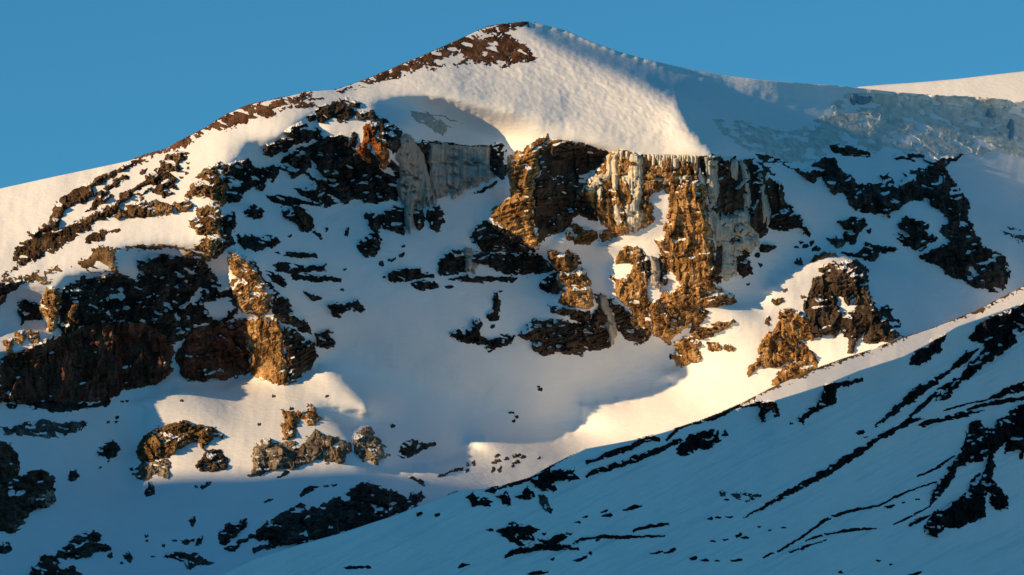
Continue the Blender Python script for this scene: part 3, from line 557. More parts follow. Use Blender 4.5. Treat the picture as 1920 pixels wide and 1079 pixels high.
rock('rock_rib', 'rock rib', 'short curved dark rib above the long wavy rib', 'black', [K(10, 20, '1640,830 1680,812 1720,802 1780,795 1842,789')], cell=10, **B)
rock('rock_rib', 'rock rib', 'small dark lens shaped rib right of the crest rocks', 'black', [K(10, 26, '1588,712 1620,698 1650,690 1688,686')], cell=10, **B)
rock('rock_rib', 'rock rib', 'dark rib just under the crest beside the pale grey snow wedge', 'black', [K(10, 30, '1375,445 1420,428 1480,405 1560,382 1640,352 1700,320 1745,308 1795,312')], cell=12, **B)
rock('rock_rib', 'rock rib', 'second dark rib parallel below the crest in the picture middle', 'black', [K(10, 34, '1380,522 1420,495 1490,478 1560,455 1640,425 1700,405 1760,385 1800,370 1860,335 1918,312')], cell=12, **B)
rock('rock_rib', 'rock rib', 'dark rock edge running along the lower foreground crest', 'black', [K(10, 22, '880,588 940,575 1000,555 1060,532 1110,498 1170,462 1240,420 1310,375 1372,345')], cell=10, cov=0.95, T=7, **B)
rock('rock_rib', 'rock rib', 'dark rocky crest edge bordering the bright snow of the bowl mouth', 'black', [K(11, 24, '-90,320 -40,262 0,238 60,215 120,205 170,190 230,166 280,135 340,120 400,118 440,112')], cell=11, T=8, **B)
rock('rock_outcrop', 'rock outcrop', 'oval black rock on the slope below the crest edge', 'black', [V(11, '-45,395 0,330 40,290 100,265 200,262 207,320 150,355 60,382 0,400')], cov=0.95, cell=16, T=7, **B)
rock('boulder', 'boulder', 'small black triangular rock right of the oval black rock', 'black', [V(11, '218,292 235,258 257,290')], cell=12, **B)
rock('rock_outcrop', 'rock outcrop', 'black claw shaped rock hanging under the lit crest strip', 'black', [V(11, '400,100 450,95 520,98 552,180 520,187 500,140 465,165 458,212 430,180 445,140')], cov=0.9, cell=13, **B)
rock('rock_rib', 'rock rib', 'broad black rib descending left from the lit crest strip', 'black', [V(11, '645,212 680,160 740,130 790,60 810,5 862,-5 866,70 832,122 780,152 720,172 682,227'), V(8, '800,1079 810,960 880,948 1000,925 1010,940 960,962 870,982 862,1060 842,1079')], cov=0.93, cell=18, T=8, **B)
rock('rock_outcrop', 'rock outcrop', 'black sawtooth rock below the right part of the lit strip', 'black', [V(8, '1285,855 1290,800 1380,740 1400,705 1480,672 1455,760 1402,812 1330,852')], cov=0.96, cell=18, T=9, **B)
rock('rock_slope', 'rock slope', 'broad black rock slope at the right picture edge under the lit crest', 'black',
     [V(8, '1618,702 1660,640 1700,602 1800,560 1918,505 2000,470 2000,620 1918,662 1862,682 1872,740 1762,802 1642,892 1562,962 1462,1042 1420,1055 1482,982 1562,902 1652,812 1722,732 1642,732'), ], cov=0.93, cell=26, T=10, **B)
rock('rock_rib', 'rock rib', 'long black diagonal rib below the broad right rock slope', 'black', [V(8, '1195,1085 1290,1010 1400,938 1540,838 1605,775 1662,760 1602,842 1502,892 1400,972 1300,1062'), V(11, '1078,242 1130,190 1210,112 1330,0 1425,-25 1440,0 1330,62 1250,132 1160,192')], cov=0.92, cell=18, T=8, **B)
rock('rock_rib', 'rock rib', 'thinner broken black rib right of the long diagonal rib', 'black', [V(11, '1265,190 1340,112 1420,42 1490,-10 1560,-35 1530,5 1430,62 1370,122 1310,172')], cov=0.75, cell=13, T=6, **B)
rock('boulder', 'boulder', 'small black rock beside the thinner broken rib at right', 'black', [V(11, '1448,92 1480,60 1522,48 1500,82')], cov=0.9, **B)
rock('rock_rib', 'rock rib', 'very long straight dark rib crossing the blue foreground slope', 'black', [V(11, '345,752 440,695 540,637 700,535 900,412 1100,292 1280,195 1352,192 1262,232 1100,325 950,435 905,460 780,535 600,625 450,703')], cov=0.97, cell=14, T=7, **B)
rock('rock_rib', 'rock rib', 'dark lens at the upper end of the long straight rib', 'black', [V(11, '1322,235 1370,205 1470,190 1560,160 1640,148 1695,150 1560,192 1430,217 1350,242')], cell=12, T=6, **B)
rock('rock_rib', 'rock rib', 'thin dark rib reaching to the right edge above the dark lens', 'black', [K(11, 22, '1600,150 1650,128 1700,112 1800,98 1900,84 1960,78')], cell=10, **B)
rock('rock_rib', 'rock rib', 'faint thin streak above the dark lens on the right slope', 'black', [K(11, 9, '1460,155 1540,128 1620,105 1720,92')], cell=8, T=3, **B)
rock('rock_rib', 'rock rib', 'long thin curving dark line low on the foreground slope', 'black', [K(11, 13, '455,977 540,940 620,895 700,842 760,795 800,768 850,745 930,718 1020,700 1100,682 1180,645 1270,602 1350,575 1430,552')], cell=8, T=4, **B)
rock('rock_rib', 'rock rib', 'short thin dark line under the long curving one', 'black', [K(11, 13, '690,885 760,858 840,840 920,828 1000,818 1092,813')], cell=8, T=4, **B)
rock('rock_rib', 'rock rib', 'broken faint dark line lowest on the slope left of the short thin one', 'black', [K(11, 10, '600,945 660,925 720,905 810,880')], cell=8, T=3, cov=0.7, **B)
rock('rock_ridge', 'rock ridge', 'tall jagged black rock ridge at the right picture edge', 'black',
     [V(11, '1388,690 1400,640 1440,560 1520,450 1570,380 1600,290 1608,222 1640,198 1740,252 1780,192 1830,180 1860,130 1918,100 2000,80 2000,380 1918,385 1880,380 1810,382 1820,322 1762,372 1702,412 1642,442 1542,472 1502,552 1450,632')], cov=0.95, cell=24, T=14, **B)
rock('rock_outcrop', 'rock outcrop', 'black hook shaped crag low at the right below the jagged ridge', 'black',
     [V(11, '1610,562 1680,530 1690,480 1720,400 1750,388 1747,480 1742,540 1770,570 1820,620 1827,692 1770,712 1730,682 1740,622 1702,592 1692,640 1697,690 1690,752 1640,772 1560,802 1460,802 1432,862 1390,852 1362,822 1380,760 1420,720 1500,670 1600,612')], cov=0.95, cell=22, T=13, **B)
rock('rock_rib', 'rock rib', 'dark streak touching the left foot of the hook shaped crag', 'black', [K(11, 17, '1272,798 1310,775 1350,758 1400,736')], cell=9, **B)
rock('rock_rib', 'rock rib', 'fine streak left of the tail of the jagged ridge', 'black', [K(11, 11, '1185,792 1250,762 1320,725 1392,690')], cell=8, T=4, **B)
rock('rock_rib', 'rock rib', 'fine streaks fanning left from the jagged ridge middle', 'black', [K(11, 13, '1320,522 1390,492 1450,460 1500,420 1540,395')], cell=8, T=4, cov=0.8, **B)
rock('rock_rib', 'rock rib', 'dark rib at the right picture edge above the jagged ridge', 'black', [V(11, '1710,92 1780,50 1840,10 1918,-15 1970,-30 1970,20 1918,32 1820,70')], cov=0.85, cell=12, T=6, **B)
rock('gravel_field', 'gravel slope', 'faint greenish stone patch on the foreground slope left of the long rib', 'grey', [V(11, '285,625 340,615 435,630 390,650 340,662 300,645'), V(11, '190,618 230,612 235,628 200,630')], typ='gravel', cov=0.75, **B)
rock('gravel_field', 'gravel slope', 'brown gravel line along the top of the lit foreground crest strip', 'ochre', [K(8, 24, '340,1068 420,1020 500,985 600,940 700,895 800,855 900,822 980,795 1050,776')], typ='gravel', cov=0.85, **B)
rock('gravel_field', 'gravel slope', 'brown gravel line higher up along the lit crest strip at the right edge', 'ochre', [K(8, 22, '1120,752 1200,716 1300,668 1400,624 1520,590 1650,556 1740,505 1800,474 1860,440 1930,402')], typ='gravel', cov=0.7, **B)

# small stones that nothing tells apart, in families
STONES = [
    ('dark', 'A', 'small dark stones dotted on the bowl snow', 'small dark stone dotting the shaded snow of the great bowl',
     E(7, (1122, 990, 13, 9, 20), (1110, 975, 7, 5, 0), (270, 265, 9, 8, 0), (290, 262, 16, 9, 30), (340, 234, 16, 10, 40), (348, 186, 9, 8, 0), (225, 284, 11, 13, 0), (240, 358, 6, 5, 0), (605, 416, 20, 9, 0), (838, 775, 13, 6, 10),
       (895, 438, 8, 5, 0), (850, 640, 13, 8, 40), (1860, 805, 18, 14, 0), (20, 318, 7, 6, 0), (5, 430, 8, 5, 0)) + E(10, (955, 162, 16, 7, -10), (985, 185, 10, 6, -40), (970, 207, 8, 7, 0), (290, 236, 12, 10, 0), (515, 340, 14, 10, 20))),
    ('dark', 'A', 'small dark stones below the black face', 'small dark stone on the snow gully below the black face',
     E(3, (530, 1002, 9, 12, 0), (255, 1050, 12, 10, 0), (440, 1020, 12, 8, -40), (470, 1045, 26, 12, -45), (490, 1070, 10, 8, 0), (1000, 740, 22, 9, -10))),
    ('dark', 'A', 'small dark stones near the cliff foot at right', 'small dark stone on the shaded snow between cliff and pyramid rock',
     E(8, (640, 190, 12, 8, 0), (668, 165, 9, 8, 0), (690, 185, 20, 12, 20), (725, 170, 10, 14, 0), (752, 200, 26, 14, 20), (368, 398, 8, 7, 0), (436, 290, 10, 12, 0), (420, 235, 16, 14, 0), (1048, 100, 12, 16, -30))),
    ('umber', 'A', 'stones peppering the lit tongue of snow', 'small dark stone on the lit snow tongue above the foreground crest',
     E(10, (875, 405, 16, 8, 10), (885, 430, 18, 10, -10), (860, 440, 14, 9, 0), (855, 480, 9, 16, -10), (890, 480, 9, 18, -10), (930, 420, 12, 8, 0), (975, 405, 14, 10, 20), (1000, 400, 14, 8, -10), (985, 440, 20, 9, 10), (1020, 410, 14, 7, 0),
       (965, 460, 9, 7, 0), (1112, 415, 9, 10, 0), (745, 446, 9, 14, 0), (710, 455, 8, 12, 0), (705, 488, 12, 8, 20), (670, 480, 18, 9, 10), (640, 485, 14, 8, 0), (610, 492, 14, 6, 15), (565, 515, 22, 8, 10), (590, 505, 10, 7, 0))),
    ('dark', 'A', 'small stones on the lower left valley snow', 'small dark stone scattered over the blue lower left valley snow',
     E(9, (655, 190, 9, 10, 0), (655, 212, 8, 6, 0), (610, 215, 7, 6, 0), (685, 98, 9, 6, 0), (715, 97, 8, 5, 0), (740, 480, 9, 8, 0), (1145, 580, 20, 10, 10), (1172, 562, 16, 10, 30), (1105, 580, 7, 6, 0), (560, 470, 6, 5, 0),
       (825, 855, 9, 9, 0), (828, 880, 7, 7, 0), (922, 908, 8, 7, 0), (1085, 880, 8, 9, 0), (980, 880, 14, 5, 0), (620, 965, 16, 14, 0), (590, 925, 36, 14, 5), (685, 1005, 7, 6, 0), (860, 970, 10, 5, 0), (1440, 935, 24, 10, 0), (1380, 1025, 36, 10, 15), (1465, 1020, 26, 10, 15), (1600, 505, 32, 9, 30), (1570, 522, 12, 6, 20), (1835, 575, 14, 6, 0), (1880, 568, 14, 5, 0), (20, 945, 14, 6, 0))),
    ('dark', 'A', 'small stones on the sunlit mound snow', 'tiny dark stone on the sunlit snow of the mounds',
     E(9, (1540, 68, 9, 9, 0), (1458, 227, 9, 8, 0), (1022, 92, 7, 6, 0), (1640, 140, 12, 8, 0), (1840, 68, 10, 6, 20))),
    ('black', 'B', 'small black stones on the foreground slope', 'small black stone scattered over the blue foreground slope',
     E(10, (440, 732, 18, 9, 30), (540, 736, 14, 10, 0), (1480, 716, 22, 6, 10), (1500, 740, 30, 10, 5), (1375, 746, 14, 5, 20), (1330, 778, 16, 5, 0), (840, 822, 22, 6, 0), (1140, 842, 9, 7, 0), (690, 1020, 34, 9, 20), (1400, 950, 7, 9, 0), (1340, 988, 34, 9, 15), (1370, 975, 12, 6, 0), (1850, 940, 34, 8, 20), (1775, 950, 34, 6, 10), (70, 1032, 60, 7, 0), (150, 1028, 16, 10, 0), (1100, 1065, 60, 10, 5), (1440, 880, 12, 6, 0), (1190, 985, 10, 5, 0))
     + E(11, (1000, 275, 22, 9, 10), (1030, 298, 12, 4, 0), (610, 222, 8, 7, 0), (830, 488, 6, 5, 0), (315, 850, 18, 10, 15), (240, 875, 14, 5, 0), (350, 865, 22, 5, 0), (170, 885, 14, 5, 0), (155, 757, 14, 6, 0), (200, 750, 16, 5, 0), (260, 748, 18, 4, 0), (60, 980, 24, 9, 10), (125, 992, 22, 6, 0), (195, 995, 14, 4, 0), (305, 993, 34, 6, 0), (612, 945, 9, 6, 0), (672, 925, 10, 6, 0), (1165, 690, 26, 8, 10), (1320, 648, 10, 5, 0), (1240, 668, 9, 4, 0), (1310, 1068, 34, 9, 10), (890, 1060, 12, 7, 0), (1170, 1015, 7, 5, 0), (1100, 995, 12, 4, 0), (250, 652, 12, 5, 0), (430, 805, 8, 5, 0), (490, 822, 9, 5, 0), (570, 808, 12, 4, 0), (1670, 430, 18, 9, 20), (1700, 620, 12, 9, 0), (1635, 540, 22, 9, 50), (1660, 515, 14, 8, 40), (1905, 340, 16, 14, 0), (1905, 405, 10, 22, 0))),
    ('brown', 'A', 'small lit stones on the left snow', 'small brown stone on the sunlit snow of the left shoulder',
     E(1, (1400, 740, 13, 9, 20), (1412, 700, 11, 9, 0), (1380, 620, 24, 9, 10), (1400, 590, 20, 7, 10), (1410, 665, 12, 8, 0), (1360, 770, 10, 8, 0), (1100, 650, 10, 5, 0), (1330, 500, 10, 12, 0), (840, 915, 16, 12, 0), (860, 760, 10, 6, 0)) + E(2, (350, 705, 10, 18, 0), (300, 755, 26, 10, 10), (415, 745, 24, 7, 5), (480, 740, 26, 6, 0), (205, 810, 13, 9, 0), (255, 805, 18, 8, 0), (185, 830, 9, 6, 0), (410, 790, 22, 12, 0), (360, 800, 34, 9, 0))),
]

# frozen falls: label, outlines, tone
ICE = [
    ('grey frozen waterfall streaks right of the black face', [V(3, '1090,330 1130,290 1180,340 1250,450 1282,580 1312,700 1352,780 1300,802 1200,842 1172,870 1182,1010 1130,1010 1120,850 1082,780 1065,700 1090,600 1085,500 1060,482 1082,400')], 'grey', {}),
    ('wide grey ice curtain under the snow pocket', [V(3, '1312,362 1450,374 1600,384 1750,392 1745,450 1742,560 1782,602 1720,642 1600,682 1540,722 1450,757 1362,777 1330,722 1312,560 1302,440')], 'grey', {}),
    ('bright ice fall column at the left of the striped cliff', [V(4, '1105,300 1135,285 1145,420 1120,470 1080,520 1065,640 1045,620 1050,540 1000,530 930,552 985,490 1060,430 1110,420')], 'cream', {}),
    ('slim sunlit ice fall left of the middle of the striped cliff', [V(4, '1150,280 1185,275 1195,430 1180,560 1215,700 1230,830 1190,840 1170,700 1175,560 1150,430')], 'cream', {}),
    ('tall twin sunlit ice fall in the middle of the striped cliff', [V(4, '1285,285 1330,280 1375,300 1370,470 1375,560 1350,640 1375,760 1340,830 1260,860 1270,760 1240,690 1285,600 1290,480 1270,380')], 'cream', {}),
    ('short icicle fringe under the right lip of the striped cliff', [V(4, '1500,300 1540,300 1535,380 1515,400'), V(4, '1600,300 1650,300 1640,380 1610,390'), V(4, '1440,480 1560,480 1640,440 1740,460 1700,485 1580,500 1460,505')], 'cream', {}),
    ('grey green ice curtain hanging right of the tall pillar', [V(5, '240,335 300,335 290,420 310,520 290,600 320,640 400,620 465,620 510,690 512,780 460,830 390,850 350,920 335,940 330,832 290,742 268,602 250,452'), V(5, '370,345 400,345 395,440 380,430'), V(5, '425,350 440,350 462,420 468,620 440,620 440,450')], 'green', {}),
    ('thin grey ice strand at the right end of the central cliff', [V(5, '515,400 535,400 545,500 572,620 568,680 545,660 525,540')], 'green', {}),
    ('grey ice run beside the golden column in the upper gully', [V(13, '1570,380 1640,440 1660,540 1640,650 1690,690 1640,740 1570,700 1575,560')], 'grey', {}),
    ('grey ice strand hanging over the dark bowl edge rocks', [V(7, '1455,470 1480,470 1515,560 1545,660 1540,720 1505,745 1495,640 1470,540')], 'grey', {}),
    ('small pale ice streak on the long dark ledge', [V(7, '700,200 730,205 735,270 760,310 735,325 700,320 690,280')], 'grey', {}),
    ('grey ice at the foot of the shadowed wall below the green curtain', [V(5, '335,850 380,840 395,870 390,950 345,975 320,965')], 'green', {}),
    ('pale bare ice patch in the blue snow pocket', [V(3, '1160,120 1240,118 1330,150 1420,150 1480,190 1552,215 1500,242 1430,235 1402,290 1340,272 1280,222 1210,202')], 'patch', dict(cov=0.75, T=2.0)),
]
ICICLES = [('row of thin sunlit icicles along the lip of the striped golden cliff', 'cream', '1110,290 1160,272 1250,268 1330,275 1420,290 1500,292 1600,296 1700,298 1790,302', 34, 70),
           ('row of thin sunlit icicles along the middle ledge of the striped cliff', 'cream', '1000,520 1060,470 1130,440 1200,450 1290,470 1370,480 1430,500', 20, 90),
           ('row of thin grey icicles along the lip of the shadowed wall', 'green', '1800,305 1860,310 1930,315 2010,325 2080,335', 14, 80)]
GLACIER = [V(5, '265,125 400,130 520,162 650,197 740,182 820,130 880,80 925,22 1020,-8 1300,-2 1600,8 1800,22 1920,38 2000,45 2000,340 1920,325 1800,300 1700,322 1600,305 1450,315 1300,300 1240,270 1200,262 1140,300 1100,292 980,262 890,272 880,312 800,342 700,352 600,322 520,302 440,272 370,222 310,182')]
CREVASSES = [('blue crevasse gash in the glacier ice near the right picture edge', V(5, '1835,165 1850,125 1865,140 1868,190 1856,235 1846,215 1848,180')),
             ('short dark crevasse high on the right glacier', V(5, '1722,110 1735,72 1750,112')),
             ('dark crevasse notch at the top left of the right glacier', V(5, '1005,5 1015,-3 1040,2 1075,10 1110,10 1090,35 1050,40 1030,22 1020,45 1008,30'))]

# ------------------------------------------------------------------ materials
def new_mat(name):
    m = bpy.data.materials.new(name); m.use_nodes = True
    t = m.node_tree
    b = t.nodes['Principled BSDF']
    return m, t, b
def N(t, kind, **kw):
    n = t.nodes.new(kind)
    for k, v in kw.items():
        if k.startswith('i_'):
            n.inputs[k[2:].replace('_', ' ')].default_value = v
        else:
            setattr(n, k, v)
    return n
def noise(t, co, scale, detail=4.0, rough=0.55):
    n = N(t, 'ShaderNodeTexNoise', i_Scale=scale, i_Detail=detail, i_Roughness=rough)
    t.links.new(co, n.inputs['Vector'])
    return n.outputs['Fac']
def ramp(t, fac, stops):
    r = N(t, 'ShaderNodeValToRGB')
    e = r.color_ramp.elements
    while len(e) < len(stops):
        e.new(0.5)
    for q, (p, c) in zip(e, stops):
        q.position = p; q.color = (*c, 1)
    t.links.new(fac, r.inputs[0])
    return r.outputs[0]
def mixc(t, fac, a, b):
    m = N(t, 'ShaderNodeMix', data_type='RGBA')
    for s_, v in ((m.inputs[0], fac), (m.inputs[6], a), (m.inputs[7], b)):
        if hasattr(v, 'links'):
            t.links.new(v, s_)
        else:
            s_.default_value = v if not isinstance(v, tuple) else (*v, 1)
    return m.outputs[2]
def bump(t, b, h, dist, strength=1.0, normal=None):
    n = N(t, 'ShaderNodeBump', i_Strength=strength, i_Distance=dist)
    t.links.new(h, n.inputs['Height'])
    if normal is not None:
        t.links.new(normal, n.inputs['Normal'])
    t.links.new(n.outputs[0], b.inputs['Normal'])
    return n.outputs[0]

SNOW = (0.82, 0.83, 0.84)
def snow_material():
    m, t, b = new_mat('snow')
    co = N(t, 'ShaderNodeTexCoord').outputs['Object']
    mp = N(t, 'ShaderNodeMapping'); mp.inputs['Scale'].default_value = (1, 1, 3.0); mp.inputs['Rotation'].default_value = (0, 0.25, 0)
    t.links.new(co, mp.inputs[0])
    c = ramp(t, noise(t, co, 0.012, 5), [(0.3, (0.80, 0.81, 0.825)), (0.7, (0.86, 0.865, 0.875))])
    t.links.new(c, b.inputs['Base Color'])
    b.inputs['Roughness'].default_value = 0.7
    b.inputs['Specular IOR Level'].default_value = 0.2
    n1 = bump(t, b, noise(t, mp.outputs[0], 0.06, 6, 0.6), 2.2, 0.55)
    bump(t, b, noise(t, mp.outputs[0], 0.35, 3), 0.35, 0.5, n1)
    return m
# tone: darkest, middle and lightest colour of the rock, sunlit faces painted gold, shaded ones darker
TONES = {
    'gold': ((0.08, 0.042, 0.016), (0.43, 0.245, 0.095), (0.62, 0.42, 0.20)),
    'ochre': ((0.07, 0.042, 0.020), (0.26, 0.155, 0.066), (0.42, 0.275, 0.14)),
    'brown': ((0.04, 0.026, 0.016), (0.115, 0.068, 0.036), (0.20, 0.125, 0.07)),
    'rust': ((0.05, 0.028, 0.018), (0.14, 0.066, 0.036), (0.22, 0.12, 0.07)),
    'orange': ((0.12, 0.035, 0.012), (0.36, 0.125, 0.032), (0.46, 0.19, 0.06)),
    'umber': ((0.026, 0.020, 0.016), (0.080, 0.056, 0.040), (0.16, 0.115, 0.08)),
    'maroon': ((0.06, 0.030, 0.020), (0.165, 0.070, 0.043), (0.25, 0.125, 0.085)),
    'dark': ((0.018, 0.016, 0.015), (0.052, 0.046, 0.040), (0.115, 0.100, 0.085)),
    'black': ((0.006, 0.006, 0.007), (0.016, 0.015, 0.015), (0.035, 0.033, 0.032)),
    'grey': ((0.06, 0.06, 0.06), (0.13, 0.13, 0.125), (0.24, 0.235, 0.225)),
    'pale': ((0.13, 0.10, 0.075), (0.28, 0.225, 0.165), (0.45, 0.37, 0.28)),
}
def rock_material(tone):
    d, c, l = TONES[tone]
    m, t, b = new_mat('rock_' + tone)
    co = N(t, 'ShaderNodeTexCoord').outputs['Object']
    mp = N(t, 'ShaderNodeMapping'); mp.inputs['Scale'].default_value = (1, 1, 0.35)
    t.links.new(co, mp.inputs[0])
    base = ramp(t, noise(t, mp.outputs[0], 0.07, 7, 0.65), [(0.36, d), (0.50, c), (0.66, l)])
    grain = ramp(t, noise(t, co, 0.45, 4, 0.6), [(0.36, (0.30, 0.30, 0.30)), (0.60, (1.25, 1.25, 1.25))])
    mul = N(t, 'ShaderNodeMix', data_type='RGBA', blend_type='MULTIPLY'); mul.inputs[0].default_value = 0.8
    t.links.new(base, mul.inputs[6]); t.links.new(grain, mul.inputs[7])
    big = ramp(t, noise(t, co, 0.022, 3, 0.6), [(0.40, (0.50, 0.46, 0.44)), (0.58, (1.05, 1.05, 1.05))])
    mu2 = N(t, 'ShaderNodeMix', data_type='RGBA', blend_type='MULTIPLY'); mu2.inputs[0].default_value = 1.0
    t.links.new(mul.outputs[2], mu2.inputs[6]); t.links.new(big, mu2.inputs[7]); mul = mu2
    at = N(t, 'ShaderNodeAttribute', attribute_name='snow')
    add = N(t, 'ShaderNodeMath', operation='MULTIPLY_ADD'); add.inputs[1].default_value = 0.5
    t.links.new(noise(t, co, 0.5, 3, 0.6), add.inputs[0]); t.links.new(at.outputs['Fac'], add.inputs[2])
    f = N(t, 'ShaderNodeMapRange', i_From_Min=0.68, i_From_Max=0.80)
    t.links.new(add.outputs[0], f.inputs[0])
    t.links.new(mixc(t, f.outputs[0], mul.outputs[2], SNOW), b.inputs['Base Color'])
    b.inputs['Roughness'].default_value = 0.92
    b.inputs['Specular IOR Level'].default_value = 0.15
    bump(t, b, noise(t, mp.outputs[0], 0.5, 5, 0.65), 1.2, 0.6)
    return m
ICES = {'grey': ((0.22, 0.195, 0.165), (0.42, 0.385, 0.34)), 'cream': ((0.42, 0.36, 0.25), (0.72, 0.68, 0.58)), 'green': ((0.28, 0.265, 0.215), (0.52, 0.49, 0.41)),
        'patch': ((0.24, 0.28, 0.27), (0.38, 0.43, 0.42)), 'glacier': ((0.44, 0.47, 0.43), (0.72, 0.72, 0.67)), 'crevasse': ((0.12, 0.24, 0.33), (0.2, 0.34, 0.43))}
def ice_material(tone):
    a, c = ICES[tone]
    m, t, b = new_mat('ice_' + tone)
    co = N(t, 'ShaderNodeTexCoord').outputs['Object']
    mp = N(t, 'ShaderNodeMapping'); mp.inputs['Scale'].default_value = (1, 1, 0.15 if tone not in ('glacier', 'patch') else 0.8)
    t.links.new(co, mp.inputs[0])
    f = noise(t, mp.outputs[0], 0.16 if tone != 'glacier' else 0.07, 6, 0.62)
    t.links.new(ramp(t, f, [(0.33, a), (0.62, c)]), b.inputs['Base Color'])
    b.inputs['Roughness'].default_value = 0.38
    b.inputs['Specular IOR Level'].default_value = 0.35
    bump(t, b, f, 2.0, 0.5)
    return m
def earth_material():
    m, t, b = new_mat('valley_earth')
    co = N(t, 'ShaderNodeTexCoord').outputs['Object']
    t.links.new(ramp(t, noise(t, co, 0.004, 8), [(0.4, (0.07, 0.06, 0.05)), (0.7, (0.14, 0.12, 0.09))]), b.inputs['Base Color'])
    b.inputs['Roughness'].default_value = 0.95
    return m
M_EARTH = earth_material()
M_SNOW = snow_material()
_mats = {}
def mat(kind, tone):
    if (kind, tone) not in _mats:
        _mats[kind, tone] = rock_material(tone) if kind == 'rock' else ice_material(tone)
    return _mats[kind, tone]

# ------------------------------------------------------------------ mesh helpers
def mesh_obj(name, P, Q, material, parent=None, smooth=False, origin=None, attr=None):
    o3 = np.zeros(3) if origin is None else np.asarray(origin, float)
    me = bpy.data.meshes.new(name)
    me.vertices.add(len(P)); me.vertices.foreach_set('co', np.ascontiguousarray(P - o3, np.float32).ravel())
    k = Q.shape[1]
    me.loops.add(Q.size); me.loops.foreach_set('vertex_index', np.ascontiguousarray(Q, np.int32).ravel())
    me.polygons.add(len(Q)); me.polygons.foreach_set('loop_start', np.arange(0, Q.size, k, dtype=np.int32))
    me.polygons.foreach_set('use_smooth', np.full(len(Q), smooth))
    if attr is not None:
        a = me.attributes.new('snow', 'FLOAT', 'POINT'); a.data.foreach_set('value', np.ascontiguousarray(attr, np.float32))
    me.materials.append(material)
    me.update(calc_edges=True)
    ob = bpy.data.objects.new(name, me)
    S.collection.objects.link(ob)
    if parent is not None:
        ob.parent = parent
    elif origin is not None:
        ob.location = o3
    return ob
def grid_quads(ny, nx):
    i = np.arange(ny * nx).reshape(ny, nx)
    return np.stack([i[:-1, :-1], i[1:, :-1], i[1:, 1:], i[:-1, 1:]], -1).reshape(-1, 4)
def tag(o, label, cat, group=None, kind=None):
    o['label'] = label; o['category'] = cat
    if group: o['group'] = group
    if kind: o['kind'] = kind

# ------------------------------------------------------------------ the mountain and the slope in front of it
DOME = [(640, 175), (985, 45), (1120, 90), (1300, 170), (1420, 300), (1330, 295), (1180, 285), (1010, 255), (940, 240), (820, 185), (720, 185)]
def smooth01(t):
    t = np.clip(t, 0, 1)
    return t * t * (3 - 2 * t)
def TA(u, v):
    u, v = np.asarray(u, float), np.asarray(v, float)
    h = FA(u, v)
    h = h - np.maximum(0, -300 - u) * 0.5 - np.maximum(0, u - 2220) * 0.6
    r = 2.2 * fbm(u / 90, v / 80, 3, 3) + 0.24 * fbm((u + 0.15 * v) / 12, v / 75, 13, 3) + 0.22 * fbm((u + 0.3 * v) / 16, v / 9, 9, 2)
    x, y = u + 0.25 * v, v - 0.35 * u
    c = line(CREST_B, u)
    h = np.where(v > c + 3, np.minimum(h, TB(u, v) - 20 - 0.3 * (v - c)), h)      # dives under the slope in front
    d = smooth01((seg_dist(DOME, u, v) * np.where(inside(DOME, u, v), 1, -1)) / 40)
    top = smooth01((300 - v + 0.25 * (u - 1000)) / 180)
    r = r + d * (0.6 + top) * (0.50 * fbm(x / 8, y / 3.6, 31, 3) + 0.45 * vnoise(x / 26, y / 10, 5))
    return h + r
def crestgap():
    u = np.arange(-900, 2901, 20.0)
    hc = 0.95 * (1920 - u)
    need = FA(u, line(CREST_B, u)) + 14
    m = (u > 350) & (u < 1960)
    return float(np.max((need - hc)[m]))
_gap = crestgap()
def TB(u, v):
    u, v = np.asarray(u, float), np.asarray(v, float)
    hc = 0.95 * (1920 - u) + _gap
    c = line(CREST_B, u)
    s_ = np.maximum(line(STRIP_B, u) - c, 0) * smooth01((u - 1330) / 130) + 1.5
    t = np.maximum(v - c, -4)
    h = hc + 0.30 * t + 1.9 * np.minimum(t, s_) * np.exp(-np.maximum(t - s_, 0) / 110)
    q = smooth01((t - s_) / 40)
    return h + q * (7.0 * fbm(u / 240 + v / 500, (v + 0.45 * u) / 90, 71, 3) + 3.2 * fbm((u + 0.3 * v) / 80, (v + 0.5 * u) / 14, 77, 4)) + 0.15 * fbm(u / 14, v / 8, 79, 2)

def build_slope(name, top, T, rows, us, back, foot):
    U = us; n = len(U)
    vt = line(top, U)
    k = np.linspace(0, 1, rows) ** 1.0
    Vv = vt[None] + (1145 - vt[None]) * k[:, None]
    UU = np.broadcast_to(U, Vv.shape)
    Hh = T(UU, Vv)
    rowsP = []
    for dv, dh in back[::-1]:
        rowsP.append(world_pts(U, vt + dv, Hh[0] - dh))
    for i in range(rows):
        rowsP.append(world_pts(U, Vv[i], Hh[i]))
    last = rowsP[-1]
    end = last.copy(); end[:, 1] = foot; end[:, 2] = -8.0; end[:, 0] = last[:, 0] * 1.05
    for q in (0.08, 0.3, 0.65, 1.0):
        rowsP.append(last * (1 - q) + end * q)
    P = np.array(rowsP)
    o = mesh_obj(name, P.reshape(-1, 3), grid_quads(P.shape[0], n), M_SNOW, smooth=True)
    o['kind'] = 'structure'
    return o
us = np.concatenate([np.arange(-900, -40, 30.0), np.arange(-40, 1960, 2.3), np.arange(1960, 2901, 30.0)])
build_slope('snow_mountain', SKY_A, TA, 460, us, [(2, 10), (30, 90), (160, 350), (420, 900)], 5200.0)
build_slope('foreground_slope', CREST_B, TB, 330, us, [(1.5, 8), (25, 70), (120, 260), (260, 600)], 4600.0)

